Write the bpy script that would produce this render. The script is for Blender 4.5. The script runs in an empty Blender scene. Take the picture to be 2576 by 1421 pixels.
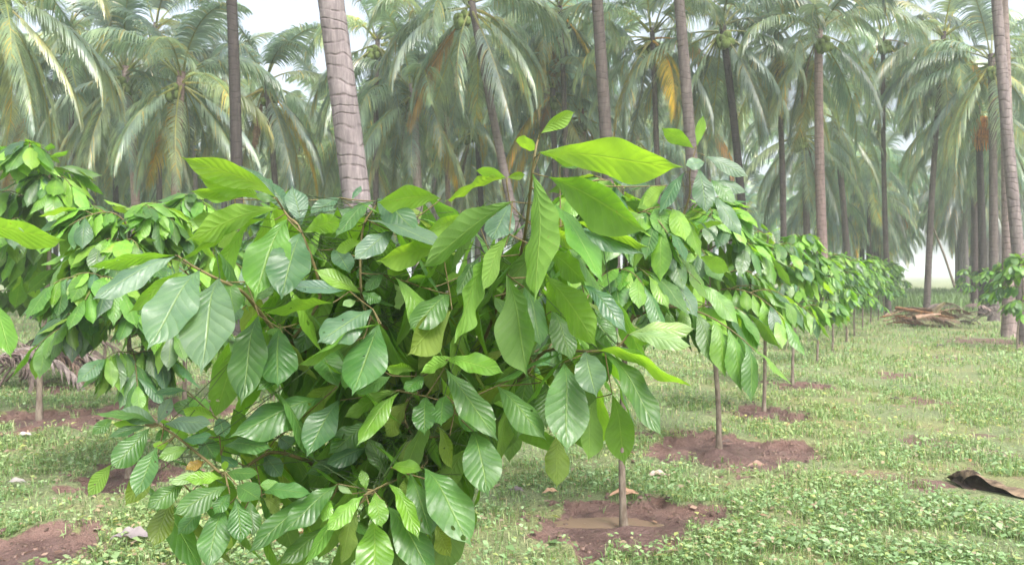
import bpy, math, random
import numpy as np
from mathutils import Matrix, Vector
R = math.radians
rnd = random.Random(11)
rng = np.random.default_rng(11)
S = bpy.context.scene
C = S.collection

# ------------------------------------------------------------------ camera, sky, sun, exposure
EYE = 1.45
F, CX, HY = 2020.0, 1288.0, 690.0          # focal length and horizon in units of a 2576 px wide picture
cam_d = bpy.data.cameras.new('camera')
cam = bpy.data.objects.new('camera', cam_d); C.objects.link(cam)
cam.location = (0, 0, EYE); cam.rotation_euler = (R(90), 0, 0)
cam_d.sensor_width = 36; cam_d.lens = F / 2576 * 36
cam_d.shift_y = -20.5 / 2576
cam_d.clip_start = 0.05; cam_d.clip_end = 3000
cam_d.dof.use_dof = True; cam_d.dof.focus_distance = 2.5; cam_d.dof.aperture_fstop = 8.0
S.camera = cam
w = bpy.data.worlds.new("World"); S.world = w; w.use_nodes = True
nt = w.node_tree; nt.nodes.clear()
sky = nt.nodes.new('ShaderNodeTexSky'); sky.sky_type = 'NISHITA'; sky.sun_disc = False
SUN_EL, SUN_AZ = 52, 150                    # azimuth clockwise from +Y
sky.sun_elevation = R(SUN_EL); sky.sun_rotation = R(SUN_AZ)
sky.air_density = 1.0; sky.dust_density = 6.0; sky.ozone_density = 1.0
hsv = nt.nodes.new('ShaderNodeHueSaturation'); hsv.inputs['Saturation'].default_value = 0.5   # cloud veil
hsv.inputs['Value'].default_value = 1.0
bg = nt.nodes.new('ShaderNodeBackground'); bg.inputs['Strength'].default_value = 0.15
wo = nt.nodes.new('ShaderNodeOutputWorld')
nt.links.new(sky.outputs[0], hsv.inputs['Color']); nt.links.new(hsv.outputs[0], bg.inputs[0]); nt.links.new(bg.outputs[0], wo.inputs[0])
sun_d = bpy.data.lights.new('sun', 'SUN'); sun_d.energy = 1.1; sun_d.angle = R(22); sun_d.color = (1, .98, .95)
sun = bpy.data.objects.new('sun', sun_d); C.objects.link(sun)
d = Vector((math.sin(R(SUN_AZ)) * math.cos(R(SUN_EL)), math.cos(R(SUN_AZ)) * math.cos(R(SUN_EL)), math.sin(R(SUN_EL))))
sun.rotation_euler = d.to_track_quat('Z', 'Y').to_euler()
S.view_settings.view_transform = 'Standard'; S.view_settings.look = 'None'
S.view_settings.exposure = 1.5; S.view_settings.gamma = 1
S.cycles.use_denoising = True
S.cycles.max_bounces = 8; S.cycles.diffuse_bounces = 4; S.cycles.transmission_bounces = 6
S.cycles.volume_bounces = 1; S.cycles.sample_clamp_indirect = 6

def P(px, py, Y):                            # a picture point at distance Y, in metres
    return np.array([(px - CX) / F * Y, Y, EYE - (py - HY) / F * Y])

# ------------------------------------------------------------------ object helpers
def tag(o, label=None, cat=None, group=None, kind=None):
    for k, v in (('label', label), ('category', cat), ('group', group), ('kind', kind)):
        if v: o[k] = v
    return o
def link(o, parent=None):
    C.objects.link(o)
    if parent is not None: o.parent = parent
    return o
def empty(name, loc=(0, 0, 0), rz=0.0, sc=1.0):
    o = bpy.data.objects.new(name, None); C.objects.link(o)
    o.location = loc; o.rotation_euler = (0, 0, rz); o.scale = (sc, sc, sc); o.empty_display_size = .2
    return o
def make_mesh(name, V, Q, mat, uv=None, col=None, smooth=True):
    """V n x 3, Q m x 4 (quads), uv and colour per vertex"""
    V = np.asarray(V, np.float32); Q = np.asarray(Q, np.int32)
    me = bpy.data.meshes.new(name)
    me.vertices.add(len(V)); me.vertices.foreach_set('co', V.ravel())
    k = Q.shape[1]
    me.loops.add(Q.size); me.loops.foreach_set('vertex_index', Q.ravel())
    me.polygons.add(len(Q)); me.polygons.foreach_set('loop_start', np.arange(0, Q.size, k, dtype=np.int32))
    if smooth: me.polygons.foreach_set('use_smooth', np.ones(len(Q), bool))
    me.update(calc_edges=True)
    if uv is not None:
        l = me.uv_layers.new(name='UVMap'); l.data.foreach_set('uv', np.asarray(uv, np.float32)[Q.ravel()].ravel())
    if col is not None:
        a = me.color_attributes.new('tint', 'FLOAT_COLOR', 'POINT')
        c4 = np.ones((len(V), 4), np.float32); c4[:, :3] = col; a.data.foreach_set('color', c4.ravel())
    if mat: me.materials.append(mat)
    return me
class Acc:
    def __init__(s): s.V, s.Q, s.U, s.K, s.n = [], [], [], [], 0
    def add(s, V, Q, U=None, K=None):
        V = np.asarray(V, float)
        s.V.append(V); s.Q.append(np.asarray(Q) + s.n); s.n += len(V)
        s.U.append(np.zeros((len(V), 2)) if U is None else U)
        s.K.append(np.tile(np.array([1., 1, 1] if K is None else K, float), (len(V), 1)) if (K is None or np.ndim(K) == 1) else K)
    def mesh(s, name, mat, smooth=True):
        return make_mesh(name, np.concatenate(s.V), np.concatenate(s.Q), mat, np.concatenate(s.U), np.concatenate(s.K), smooth)
    def obj(s, name, mat, parent=None, smooth=True):
        return link(bpy.data.objects.new(name, s.mesh(name, mat, smooth)), parent)

def grid_faces(nu, nv, closed=False):
    q = []
    for i in range(nu):
        for j in range(nv):
            j2 = (j + 1) % nv if closed else j + 1
            w_ = nv if closed else nv + 1
            q.append((i * w_ + j, i * w_ + j2, (i + 1) * w_ + j2, (i + 1) * w_ + j))
    return np.array(q)
def unit(v):
    n = np.linalg.norm(v); return v / n if n > 1e-9 else v
def tube(acc, pts, rad, sides=8, K=None, v0=0.0):
    pts = np.asarray(pts, float); n = len(pts)
    rad = np.broadcast_to(rad, n) if np.ndim(rad) else np.full(n, rad)
    T = np.gradient(pts, axis=0); V = []; U = []
    ref = np.array([0.0, 1, 0]) if abs(unit(T[0])[2]) > .8 else np.array([0., 0, 1])
    L = 0
    for i in range(n):
        t = unit(T[i]); a = unit(np.cross(t, ref)); b = np.cross(t, a); ref = ref if abs(np.dot(t, ref)) < .95 else a
        if i: L += np.linalg.norm(pts[i] - pts[i - 1])
        for k in range(sides):
            th = 2 * math.pi * k / sides
            V.append(pts[i] + rad[i] * (math.cos(th) * a + math.sin(th) * b)); U.append((k / sides, v0 + L))
    acc.add(V, grid_faces(n - 1, sides, True), np.array(U), K)
def bez(a, b, c, n):
    t = np.linspace(0, 1, n)[:, None]
    return (1 - t) ** 2 * a + 2 * t * (1 - t) * b + t * t * c

# ------------------------------------------------------------------ materials
def mat_new(name):
    m = bpy.data.materials.new(name); m.use_nodes = True; nt = m.node_tree; nt.nodes.clear()
    return m, nt
class N:
    """tiny node graph writer"""
    def __init__(s, nt): s.nt = nt
    def node(s, typ, **kw):
        n = s.nt.nodes.new(typ)
        for k, v in kw.items(): setattr(n, k, v)
        return n
    def put(s, sock, v):
        if isinstance(v, bpy.types.NodeSocket): s.nt.links.new(v, sock)
        else: sock.default_value = v
    def math(s, op, a, b=0.0, c=0.0, clamp=False):
        n = s.node('ShaderNodeMath', operation=op, use_clamp=clamp)
        s.put(n.inputs[0], a); s.put(n.inputs[1], b); s.put(n.inputs[2], c); return n.outputs[0]
    def mix(s, f, a, b, mode='MIX'):
        n = s.node('ShaderNodeMix', data_type='RGBA', blend_type=mode)
        s.put(n.inputs[0], f)
        for k, v in ((6, a), (7, b)):
            if isinstance(v, tuple) and len(v) == 3: v = (*v, 1)
            s.put(n.inputs[k], v)
        return n.outputs[2]
    def ramp(s, f, lo, hi, a=0.0, b=1.0):
        n = s.node('ShaderNodeMapRange', interpolation_type='SMOOTHSTEP')
        for k, v in ((0, f), (1, lo), (2, hi), (3, a), (4, b)): s.put(n.inputs[k], v)
        return n.outputs[0]
    def noise(s, vec, scale, detail=4, rough=.55, dist=0.0):
        n = s.node('ShaderNodeTexNoise'); 
        if vec is not None: s.put(n.inputs['Vector'], vec)
        n.inputs['Scale'].default_value = scale; n.inputs['Detail'].default_value = detail
        n.inputs['Roughness'].default_value = rough; n.inputs['Distortion'].default_value = dist
        return n.outputs[0]
    def bump(s, h, strength, dist):
        n = s.node('ShaderNodeBump'); n.inputs['Strength'].default_value = strength; n.inputs['Distance'].default_value = dist
        s.put(n.inputs['Height'], h); return n.outputs[0]
    def bsdf(s, color, rough, normal=None, spec=.5, coat=0.0):
        n = s.node('ShaderNodeBsdfPrincipled'); 
        if isinstance(color, tuple): color = (*color, 1)
        s.put(n.inputs['Base Color'], color); s.put(n.inputs['Roughness'], rough); s.put(n.inputs['Specular IOR Level'], spec)
        if coat: n.inputs['Coat Weight'].default_value = coat; n.inputs['Coat Roughness'].default_value = .25
        if normal is not None: s.put(n.inputs['Normal'], normal)
        return n.outputs[0]
    def out(s, sh): s.nt.links.new(sh, s.node('ShaderNodeOutputMaterial').inputs[0])

def leaf_material(name, veins=True, trans=.37, rough=.40):
    m, nt = mat_new(name); n = N(nt)
    tint = n.node('ShaderNodeAttribute', attribute_name='tint').outputs['Color']
    tc = n.node('ShaderNodeTexCoord'); geo = n.node('ShaderNodeNewGeometry')
    sx = n.node('ShaderNodeSeparateXYZ'); nt.links.new(tc.outputs['UV'], sx.inputs[0])
    u, v = sx.outputs[0], sx.outputs[1]
    blot = n.noise(tc.outputs['Object'], 16, 3)
    col = n.mix(n.ramp(blot, .3, .75), n.mix(1, tint, (.78, .82, .8), 'MULTIPLY'), n.mix(1, tint, (1.2, 1.15, 1.05), 'MULTIPLY'))
    back = geo.outputs['Backfacing']
    norm = None
    if veins:
        av = n.math('ABSOLUTE', n.math('MULTIPLY_ADD', v, 2.0, -1.0))
        mid = n.ramp(av, .015, .06, 1, 0)
        wob = n.math('MULTIPLY', n.noise(tc.outputs['Object'], 25, 1), .25)
        ph = n.math('ADD', n.math('SUBTRACT', n.math('MULTIPLY', u, 11.0), n.math('MULTIPLY', n.math('POWER', av, .8), 2.1)), wob)
        fr = n.math('ABSOLUTE', n.math('SUBTRACT', n.math('FRACT', ph), .5))
        side = n.ramp(fr, .0, .10, 1, 0)
        puff = n.math('SINE', n.math('MULTIPLY', fr, 3.14159))
        net = n.noise(tc.outputs['Object'], 160, 2, .6)
        vein = n.math('MAXIMUM', mid, n.math('MULTIPLY', side, .32))
        col = n.mix(n.math('MULTIPLY', vein, .6), col, n.mix(.55, col, (.30, .42, .10)))
        amp = n.ramp(n.noise(tc.outputs['Object'], 9, 2), .35, .7, .25, 1.0)
        h = n.math('ADD', n.math('MULTIPLY', puff, amp), n.math('ADD', n.math('MULTIPLY', net, .30), n.math('MULTIPLY', mid, -.7)))
        norm = n.bump(h, .6, .0028)
    fleck = n.ramp(n.noise(tc.outputs['Object'], 70, 3, .7), .665, .70)
    region = n.ramp(n.noise(tc.outputs['Object'], 5, 1), .52, .66)
    col = n.mix(n.math('MULTIPLY', n.math('MULTIPLY', fleck, region), .8), col, (.16, .10, .04))
    under = n.mix(.45, col, (.20, .30, .08))
    colb = n.mix(back, col, under)
    rv = n.math('MULTIPLY_ADD', n.ramp(n.noise(tc.outputs['Object'], 22, 4, .65), .35, .65), .26, rough - .10)
    pb = n.bsdf(colb, n.math('MULTIPLY_ADD', back, .2, rv), norm, n.math('MULTIPLY_ADD', back, -.4, .72))
    tr = n.node('ShaderNodeBsdfTranslucent')
    tcol = n.mix(1, n.mix(.25, col, tint), (2.3, 2.2, .75), 'MULTIPLY')
    n.put(tr.inputs[0], tcol)
    if norm is not None: n.put(tr.inputs['Normal'], norm)
    mx = n.node('ShaderNodeMixShader'); mx.inputs[0].default_value = trans
    nt.links.new(pb, mx.inputs[1]); nt.links.new(tr.outputs[0], mx.inputs[2])
    if not veins: n.out(mx.outputs[0]); return m
    hole = n.math('MULTIPLY', n.ramp(n.noise(tc.outputs['Object'], 34, 1), .735, .745), n.ramp(n.noise(tc.outputs['Object'], 3.3, 1), .50, .56))
    tp = n.node('ShaderNodeBsdfTransparent'); m2 = n.node('ShaderNodeMixShader'); n.put(m2.inputs[0], hole)
    nt.links.new(mx.outputs[0], m2.inputs[1]); nt.links.new(tp.outputs[0], m2.inputs[2])
    n.out(m2.outputs[0]); return m
M_LEAF = leaf_material('broad_leaf')
M_LEAF_FAR = leaf_material('broad_leaf_plain', False, .38, .42)

def frond_material():
    m, nt = mat_new('palm_frond'); n = N(nt)
    oi = n.node('ShaderNodeObjectInfo'); tc = n.node('ShaderNodeTexCoord')
    tint = n.node('ShaderNodeAttribute', attribute_name='tint').outputs['Color']
    col = n.mix(1, oi.outputs['Color'], tint, 'MULTIPLY')
    b = n.noise(tc.outputs['Object'], 1.6, 3)
    col = n.mix(n.ramp(b, .35, .7), n.mix(1, col, (.75, .8, .85), 'MULTIPLY'), n.mix(1, col, (1.25, 1.15, .95), 'MULTIPLY'))
    pb = n.bsdf(col, .28, None, .8)
    tr = n.node('ShaderNodeBsdfTranslucent'); n.put(tr.inputs[0], n.mix(1, col, (1.7, 1.85, 1.4), 'MULTIPLY'))
    mx = n.node('ShaderNodeMixShader'); mx.inputs[0].default_value = .42
    nt.links.new(pb, mx.inputs[1]); nt.links.new(tr.outputs[0], mx.inputs[2]); n.out(mx.outputs[0]); return m
M_FROND = frond_material()

def palm_bark():
    m, nt = mat_new('palm_bark'); n = N(nt)
    tc = n.node('ShaderNodeTexCoord'); oi = n.node('ShaderNodeObjectInfo')
    sx = n.node('ShaderNodeSeparateXYZ'); nt.links.new(tc.outputs['UV'], sx.inputs[0])
    o = tc.outputs['Object']
    so = n.node('ShaderNodeSeparateXYZ'); nt.links.new(o, so.inputs[0])
    wob = n.math('ADD', n.math('MULTIPLY', n.noise(o, 5, 3), .06), n.math('MULTIPLY', n.noise(o, 1.3, 2), .5))
    ph = n.math('FRACT', n.math('MULTIPLY', n.math('ADD', so.outputs[2], wob), 7.0))
    ring = n.ramp(n.math('ABSOLUTE', n.math('SUBTRACT', ph, .5)), .33, .5, 0, 1)
    ring = n.math('MULTIPLY', ring, n.ramp(n.noise(o, 7, 2), .35, .6, .15, 1))
    mp = n.node('ShaderNodeMapping'); nt.links.new(o, mp.inputs[0]); mp.inputs['Scale'].default_value = (14, 14, 2.0)
    fib = n.noise(mp.outputs[0], 1.6, 4, .7)
    col = n.mix(n.ramp(fib, .3, .7), (.62, .6, .6), (1.12, 1.08, 1.05))
    col = n.mix(1, oi.outputs['Color'], col, 'MULTIPLY')
    lich = n.ramp(n.noise(o, 3.2, 5, .7), .5, .68)
    col = n.mix(n.math('MULTIPLY', lich, .35), col, n.mix(1, col, (1.7, 1.75, 1.75), 'MULTIPLY'))
    col = n.mix(n.math('MULTIPLY', ring, .5), col, n.mix(1, col, (.28, .22, .2), 'MULTIPLY'))
    h = n.math('ADD', n.math('MULTIPLY', ring, -1.0), n.math('MULTIPLY', fib, .5))
    n.out(n.bsdf(col, .85, n.bump(h, .8, .012), .25)); return m
M_PALM = palm_bark()
def simple_noisy(name, c1, c2, scale, rough, bump=.5, bd=.01, stretch=None, spec=.3):
    m, nt = mat_new(name); n = N(nt); tc = n.node('ShaderNodeTexCoord'); o = tc.outputs['Object']
    if stretch:
        mp = n.node('ShaderNodeMapping'); nt.links.new(o, mp.inputs[0]); mp.inputs['Scale'].default_value = stretch; o = mp.outputs[0]
    f = n.noise(o, scale, 5, .65)
    n.out(n.bsdf(n.mix(n.ramp(f, .3, .7), c1, c2), rough, n.bump(f, bump, bd), spec)); return m
M_BARK = simple_noisy('sapling_bark', (.10, .075, .055), (.24, .20, .16), 30, .85, .7, .004, (1, 1, .35))
M_TWIG = simple_noisy('green_twig', (.10, .09, .035), (.17, .13, .06), 40, .7, .3, .002)
M_DRY = None
def dry_material():
    m, nt = mat_new('dry_frond'); n = N(nt); oi = n.node('ShaderNodeObjectInfo'); tc = n.node('ShaderNodeTexCoord')
    f = n.noise(tc.outputs['Object'], 9, 4)
    col = n.mix(1, oi.outputs['Color'], n.mix(n.ramp(f, .3, .7), (.55, .5, .5), (1.2, 1.15, 1.1)), 'MULTIPLY')
    n.out(n.bsdf(col, .8, None, .25)); return m
M_DRY = dry_material()
M_LOG = simple_noisy('rotting_log', (.03, .02, .015), (.24, .175, .115), 7, .9, .9, .02, (.5, 3, 3))
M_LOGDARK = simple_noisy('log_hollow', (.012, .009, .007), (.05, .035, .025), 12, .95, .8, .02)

def ground_material():
    m, nt = mat_new('grove_floor'); n = N(nt)
    tc = n.node('ShaderNodeTexCoord'); o = tc.outputs['Object']
    a = n.node('ShaderNodeAttribute', attribute_name='tint'); s3 = n.node('ShaderNodeSeparateColor'); nt.links.new(a.outputs['Color'], s3.inputs[0])
    soilmask, wet = s3.outputs[0], s3.outputs[1]
    nb, nm, nf = n.noise(o, .8, 5, .6), n.noise(o, 6, 5, .65), n.noise(o, 45, 4, .7)
    soil = n.mix(n.ramp(nm, .3, .7), (.118, .066, .053), (.215, .135, .112))
    soil = n.mix(n.math('MULTIPLY', n.ramp(nf, .45, .75), .5), soil, (.27, .18, .15))
    soil = n.mix(wet, soil, n.mix(1, soil, (.72, .70, .74), 'MULTIPLY'))
    gr = n.mix(n.ramp(nf, .3, .7), (.12, .15, .07), (.25, .30, .145))
    gr = n.mix(n.ramp(nb, .4, .7), gr, n.mix(1, gr, (1.35, 1.15, .95), 'MULTIPLY'))
    bare = n.ramp(n.math('ADD', n.math('MULTIPLY', nm, .6), n.math('MULTIPLY', nb, .45)), .55, .68)
    k = n.math('MAXIMUM', n.ramp(n.math('ADD', soilmask, n.math('MULTIPLY', n.math('SUBTRACT', nf, .5), .6)), .38, .6), n.math('MULTIPLY', bare, .7))
    col = n.mix(k, gr, soil)
    rough = n.math('SUBTRACT', .92, n.math('MULTIPLY', wet, .5))
    n.out(n.bsdf(col, rough, n.bump(n.math('ADD', nm, n.math('MULTIPLY', nf, .9)), 1.0, .035), .35)); return m
M_GROUND = ground_material()
def cover_material(name='ground_plants', trans=.3):
    m, nt = mat_new(name); n = N(nt)
    tint = n.node('ShaderNodeAttribute', attribute_name='tint').outputs['Color']
    pb = n.bsdf(tint, .5, None, .4)
    tr = n.node('ShaderNodeBsdfTranslucent'); n.put(tr.inputs[0], n.mix(1, tint, (1.5, 1.5, .8), 'MULTIPLY'))
    mx = n.node('ShaderNodeMixShader'); mx.inputs[0].default_value = trans
    nt.links.new(pb, mx.inputs[1]); nt.links.new(tr.outputs[0], mx.inputs[2]); n.out(mx.outputs[0]); return m
M_COVER = cover_material()
M_LITTER = cover_material('dead_leaf', .1)
def water_material():
    m, nt = mat_new('muddy_water'); n = N(nt); tc = n.node('ShaderNodeTexCoord')
    f = n.noise(tc.outputs['Object'], 5, 3)
    n.out(n.bsdf(n.mix(f, (.15, .10, .075), (.24, .17, .115)), .14, n.bump(n.noise(tc.outputs['Object'], 30, 2), .06, .01), .5)); return m
M_WATER = water_material()

# ------------------------------------------------------------------ ground
# saplings: (x px of foot, distance, crown variant, scale, turn, label)
def lateral(off, Y): return .516 * Y - off
def foot(px, Y): return ((px - CX) / F * Y, Y)
SAP = [
 (1570, 4.70, 'sapling with grey straight trunk in the nearest muddy puddle, right behind the largest leafy sapling'),
 (1805, 6.50, 'cocoa sapling on the big brown soil patch, second trunk behind the largest sapling'),
 (1920, 8.40, 'cocoa sapling with slightly bowed trunk, just behind the one on the big soil patch'),
 (1995, 10.3, 'cocoa sapling with a short dark trunk and a small reddish soil patch at its right'),
 (2058, 13.0, 'cocoa sapling with a pale thin trunk, fifth in the receding row'),
 (2093, 15.1, 'cocoa sapling in the receding row, sixth trunk from the front'),
 (2128, 17.0, 'cocoa sapling in the receding row, seventh trunk from the front'),
 (2150, 19.0, 'cocoa sapling in the receding row, eighth trunk from the front'),
 (2172, 21.0, 'cocoa sapling in the receding row, ninth trunk from the front'),
 (2190, 23.2, 'cocoa sapling in the receding row, tenth trunk from the front'),
 (2208, 25.5, 'cocoa sapling near the far end of the receding row'),
 (2224, 28.0, 'cocoa sapling near the far end of the receding row'),
 (2236, 31.0, 'cocoa sapling near the far end of the receding row'),
 (2246, 34.0, 'cocoa sapling near the far end of the receding row'),
 (105, 7.90, 'tall cocoa sapling at the left edge in front of the heap of dry fronds'),
 (325, 5.70, 'wide bushy cocoa sapling just right of the dry frond heap, with light green top leaves'),
 (464, 8.4, 'cocoa sapling half hidden behind the upper left branch of the largest sapling'),
 (262, 11.2, 'cocoa sapling with a thin dark trunk behind the wide bushy one'),
 (690, 9.20, 'cocoa sapling hidden mostly behind the middle of the largest sapling'),
 (-30, 10.5, 'dark cocoa sapling cut by the left edge, behind the tall one'),
 (2530, 21.0, 'cocoa sapling at the foot of the right hand palm row, left one of two'),
 (2562, 15.4, 'cocoa sapling beside the grey palm foot at the right edge'),
 (2470, 28.0, 'small cocoa sapling behind the grey stalk heap, under the right hand palms'),
 (2440, 34.0, 'small far cocoa sapling right of the leaning pole'),
]
BASINS = [(*foot(1720, 2.8), .5)] + [(*foot(px, Y), r) for (px, Y), r in zip([(s[0], s[1]) for s in SAP[:4]], (.48, .62, .45, .38))] \
   + [(*foot(105, 7.9), .75), (*foot(325, 5.7), .45), (*foot(464, 8.4), .7), (*foot(262, 11.2), .7), (*foot(90, 4.1), .40)]
def noise2(x, y, s, seed=0):
    """cheap smooth value noise"""
    x = np.asarray(x) / s + 31.7 * seed; y = np.asarray(y) / s - 17.3 * seed
    xi, yi = np.floor(x), np.floor(y); fx, fy = x - xi, y - yi
    fx = fx * fx * (3 - 2 * fx); fy = fy * fy * (3 - 2 * fy)
    def h(a, b): v = np.sin(a * 127.1 + b * 311.7 + seed * 3.3) * 43758.5453; return v - np.floor(v)
    return (h(xi, yi) * (1 - fx) + h(xi + 1, yi) * fx) * (1 - fy) + (h(xi, yi + 1) * (1 - fx) + h(xi + 1, yi + 1) * fx) * fy
def basin(x, y):
    """soil mask, wetness and height of the dug basins"""
    soil = np.zeros_like(x); wet = np.zeros_like(x); z = np.zeros_like(x)
    wob = .9 * (noise2(x, y, .4, 3) - .5) + .9 * (noise2(x, y, .13, 4) - .5)
    for bx, by, r in BASINS:
        q = np.hypot((x - bx), (y - by)) / r + wob
        soil = np.maximum(soil, np.clip((1.12 - q) / .3, 0, 1))
        wet = np.maximum(wet, np.clip((.75 - q) / .3, 0, 1))
        z += -.04 * np.clip((1 - q) / .35, 0, 1) + .045 * np.exp(-((q - 1.02) / .12) ** 2) * (noise2(x, y, .22, 8) > .35)
        z += .075 * np.exp(-(np.hypot(x - bx, y - by) / .11) ** 2)
    z += soil * (.024 * (noise2(x, y, .11, 21) - .5) + .012 * (noise2(x, y, .05, 22) - .5))
    for px, py, r in ((2400, 900, .5), (2300, 1010, .35), (2250, 945, .3), (2480, 1130, .6), (2180, 1188, .34), (1900, 1160, .3), (2350, 1225, .3), (1440, 1075, .3), (330, 1180, .35), (250, 960, .9), (420, 960, .9), (2500, 860, 1.2)):
        Y = F * EYE / (py - HY); bx = (px - CX) / F * Y
        q = np.hypot((x - bx), (y - Y)) / r + 1.6 * wob
        soil = np.maximum(soil, .62 * np.clip((1.0 - q) / .5, 0, 1))
    return soil, wet, z
PUD = [((px - CX) / F * (F * EYE / (py - HY)), F * EYE / (py - HY)) for px, py in ((2180, 1190), (1530, 1298))]
def gz(x, y):
    x = np.asarray(x, float); y = np.asarray(y, float)
    near = np.clip(1 - (np.hypot(x, y) - 25) / 40, 0, 1)
    z = (.05 * (noise2(x, y, 2.3, 1) - .5) + .03 * (noise2(x, y, .5, 2) - .5)) * near + basin(x, y)[2]
    for (ax, ay), rx, ry, lv in ((PUD[0], .27, .15, -.012), (PUD[1], .33, .14, -.040)):
        q = np.hypot((x - ax) / rx, (y - ay) / ry); m = np.clip((1.45 - q) / .5, 0, 1)
        z = z * (1 - m) + (lv - .014 * np.clip(1 - q, 0, 1) + .035 * np.clip(q - .8 + .5 * (noise2(x, y, .09, 33) - .5), 0, 1) * (q > .6)) * m
    return z
gx = np.concatenate([-np.geomspace(1500, 9, 26), np.linspace(-8.5, 14, 420), np.geomspace(15, 1500, 26)])
gy = np.concatenate([[-1500, -400, -100, -30, -8, -2, 1.2], np.linspace(1.8, 18, 420), np.geomspace(18.3, 1500, 60)])
X, Yg = np.meshgrid(gx, gy, indexing='ij')
so, we, zz = basin(X, Yg)
V = np.stack([X, Yg, gz(X, Yg)], -1).reshape(-1, 3)
nv = len(gy); ii, jj = np.meshgrid(np.arange(len(gx) - 1), np.arange(nv - 1), indexing='ij')
i0 = (ii * nv + jj).ravel(); Qd = np.stack([i0, i0 + nv, i0 + nv + 1, i0 + 1], -1)
K = np.stack([so, we, np.zeros_like(so)], -1).reshape(-1, 3)
g = link(bpy.data.objects.new('ground', make_mesh('ground', V, Qd, M_GROUND, None, K)))
tag(g, 'grove floor of short green weeds and bare brown soil', kind='structure')

# puddles: thin sheets of muddy water
def puddle(name, px, py, rx, ry, label, seed, lift=.0):
    Y = F * EYE / (py - HY); bx = (px - CX) / F * Y
    th = np.linspace(0, 2 * math.pi, 56, endpoint=False)
    rr = 1.1 + .04 * np.sin(2 * th + seed) + .03 * np.sin(5 * th + 2 * seed)
    x, y = bx + rx * rr * np.cos(th), Y + ry * rr * np.sin(th)
    z = lift
    Vp, Qp = [], []
    for f in (0.001, .5, 1): Vp += [(bx + (a - bx) * f, Y + (b - Y) * f, z) for a, b in zip(x, y)]
    o = link(bpy.data.objects.new(name, make_mesh(name, Vp, np.concatenate([grid_faces(2, 56, True)]), M_WATER)))
    tag(o, label, kind='structure'); return o
puddle('puddle_water', 2180, 1190, .27, .15, 'yellowish muddy puddle in the grass right of the big soil patch', 1.0, -.010)
puddle('puddle_water', 1530, 1298, .33, .14, 'shallow brown puddle in the dug soil around the grey sapling trunk', 2.2, -.038)

# ground cover: creeping weeds and grass
def scatter(n_, py0, py1, seed):
    r = np.random.default_rng(seed)
    py = r.uniform(py0, py1, n_); Y = F * EYE / (py - HY); px = r.uniform(-900, 3500, n_)
    return (px - CX) / F * Y, Y, r
def keep_mask(x, y, r):
    so, we, _ = basin(x, y)
    dens = 1 - so * 1.12
    pud = (((x - PUD[0][0]) / .27) ** 2 + ((y - PUD[0][1]) / .15) ** 2 < 1) | (((x - PUD[1][0]) / .3) ** 2 + ((y - PUD[1][1]) / .14) ** 2 < 1)
    dens *= ~pud
    pat = .6 * noise2(x, y, .45, 5) + .4 * noise2(x, y, .16, 6)
    dens *= np.clip((pat - .35) / .18, .12, 1)
    dens = dens * ~((x > 2.85) & (x < 4.2) & (y > 4.98) & (y < 5.75))
    return r.random(len(x)) < dens
def weeds(n_, py0, py1, seed, size, name, label):
    x, y, r = scatter(n_, py0, py1, seed)
    k = keep_mask(x, y, r); x, y = x[k], y[k]; n_ = len(x)
    z = gz(x, y)
    patch = noise2(x, y, .9, 9)
    h = r.uniform(.005, .06, n_) * (.5 + patch)
    az = r.uniform(0, 2 * math.pi, n_); tilt = r.uniform(-.15, .8, n_)
    L = size * r.uniform(.55, 1.5, n_) * np.clip(y / 7.0, .8, 2.2) ** .6; W = L * r.uniform(.45, .8, n_)
    dx, dy = np.cos(az), np.sin(az); ct, st = np.cos(tilt), np.sin(tilt)
    c = np.stack([x, y, z + h], -1); a = np.stack([dx * ct, dy * ct, st], -1); s = np.stack([-dy, dx, r.uniform(-.4, .4, n_)], -1)
    p0 = c; p1 = c + a * (L * .5)[:, None] + s * (W * .5)[:, None]; p3 = c + a * (L * .5)[:, None] - s * (W * .5)[:, None]
    p2 = c + a * L[:, None]; p2[:, 2] -= L * .25
    V = np.stack([p0, p1, p2, p3], 1).reshape(-1, 3)
    base = np.array([[.15, .25, .10], [.23, .36, .165], [.32, .45, .24], [.34, .40, .15], [.35, .29, .20]])
    kk = r.choice(5, n_, p=[.27, .32, .22, .10, .09]); col = base[kk] * r.uniform(.75, 1.25, (n_, 1))
    yel = np.clip((noise2(x, y, 1.3, 12) - .45) * 2, 0, 1)[:, None]
    col = col * (1 - yel * np.array([[-.15, .05, .25]]))
    o = link(bpy.data.objects.new(name, make_mesh(name, V, np.arange(4 * n_).reshape(-1, 4), M_COVER, None, np.repeat(col, 4, 0), False)))
    return tag(o, label, kind='stuff')
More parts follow.
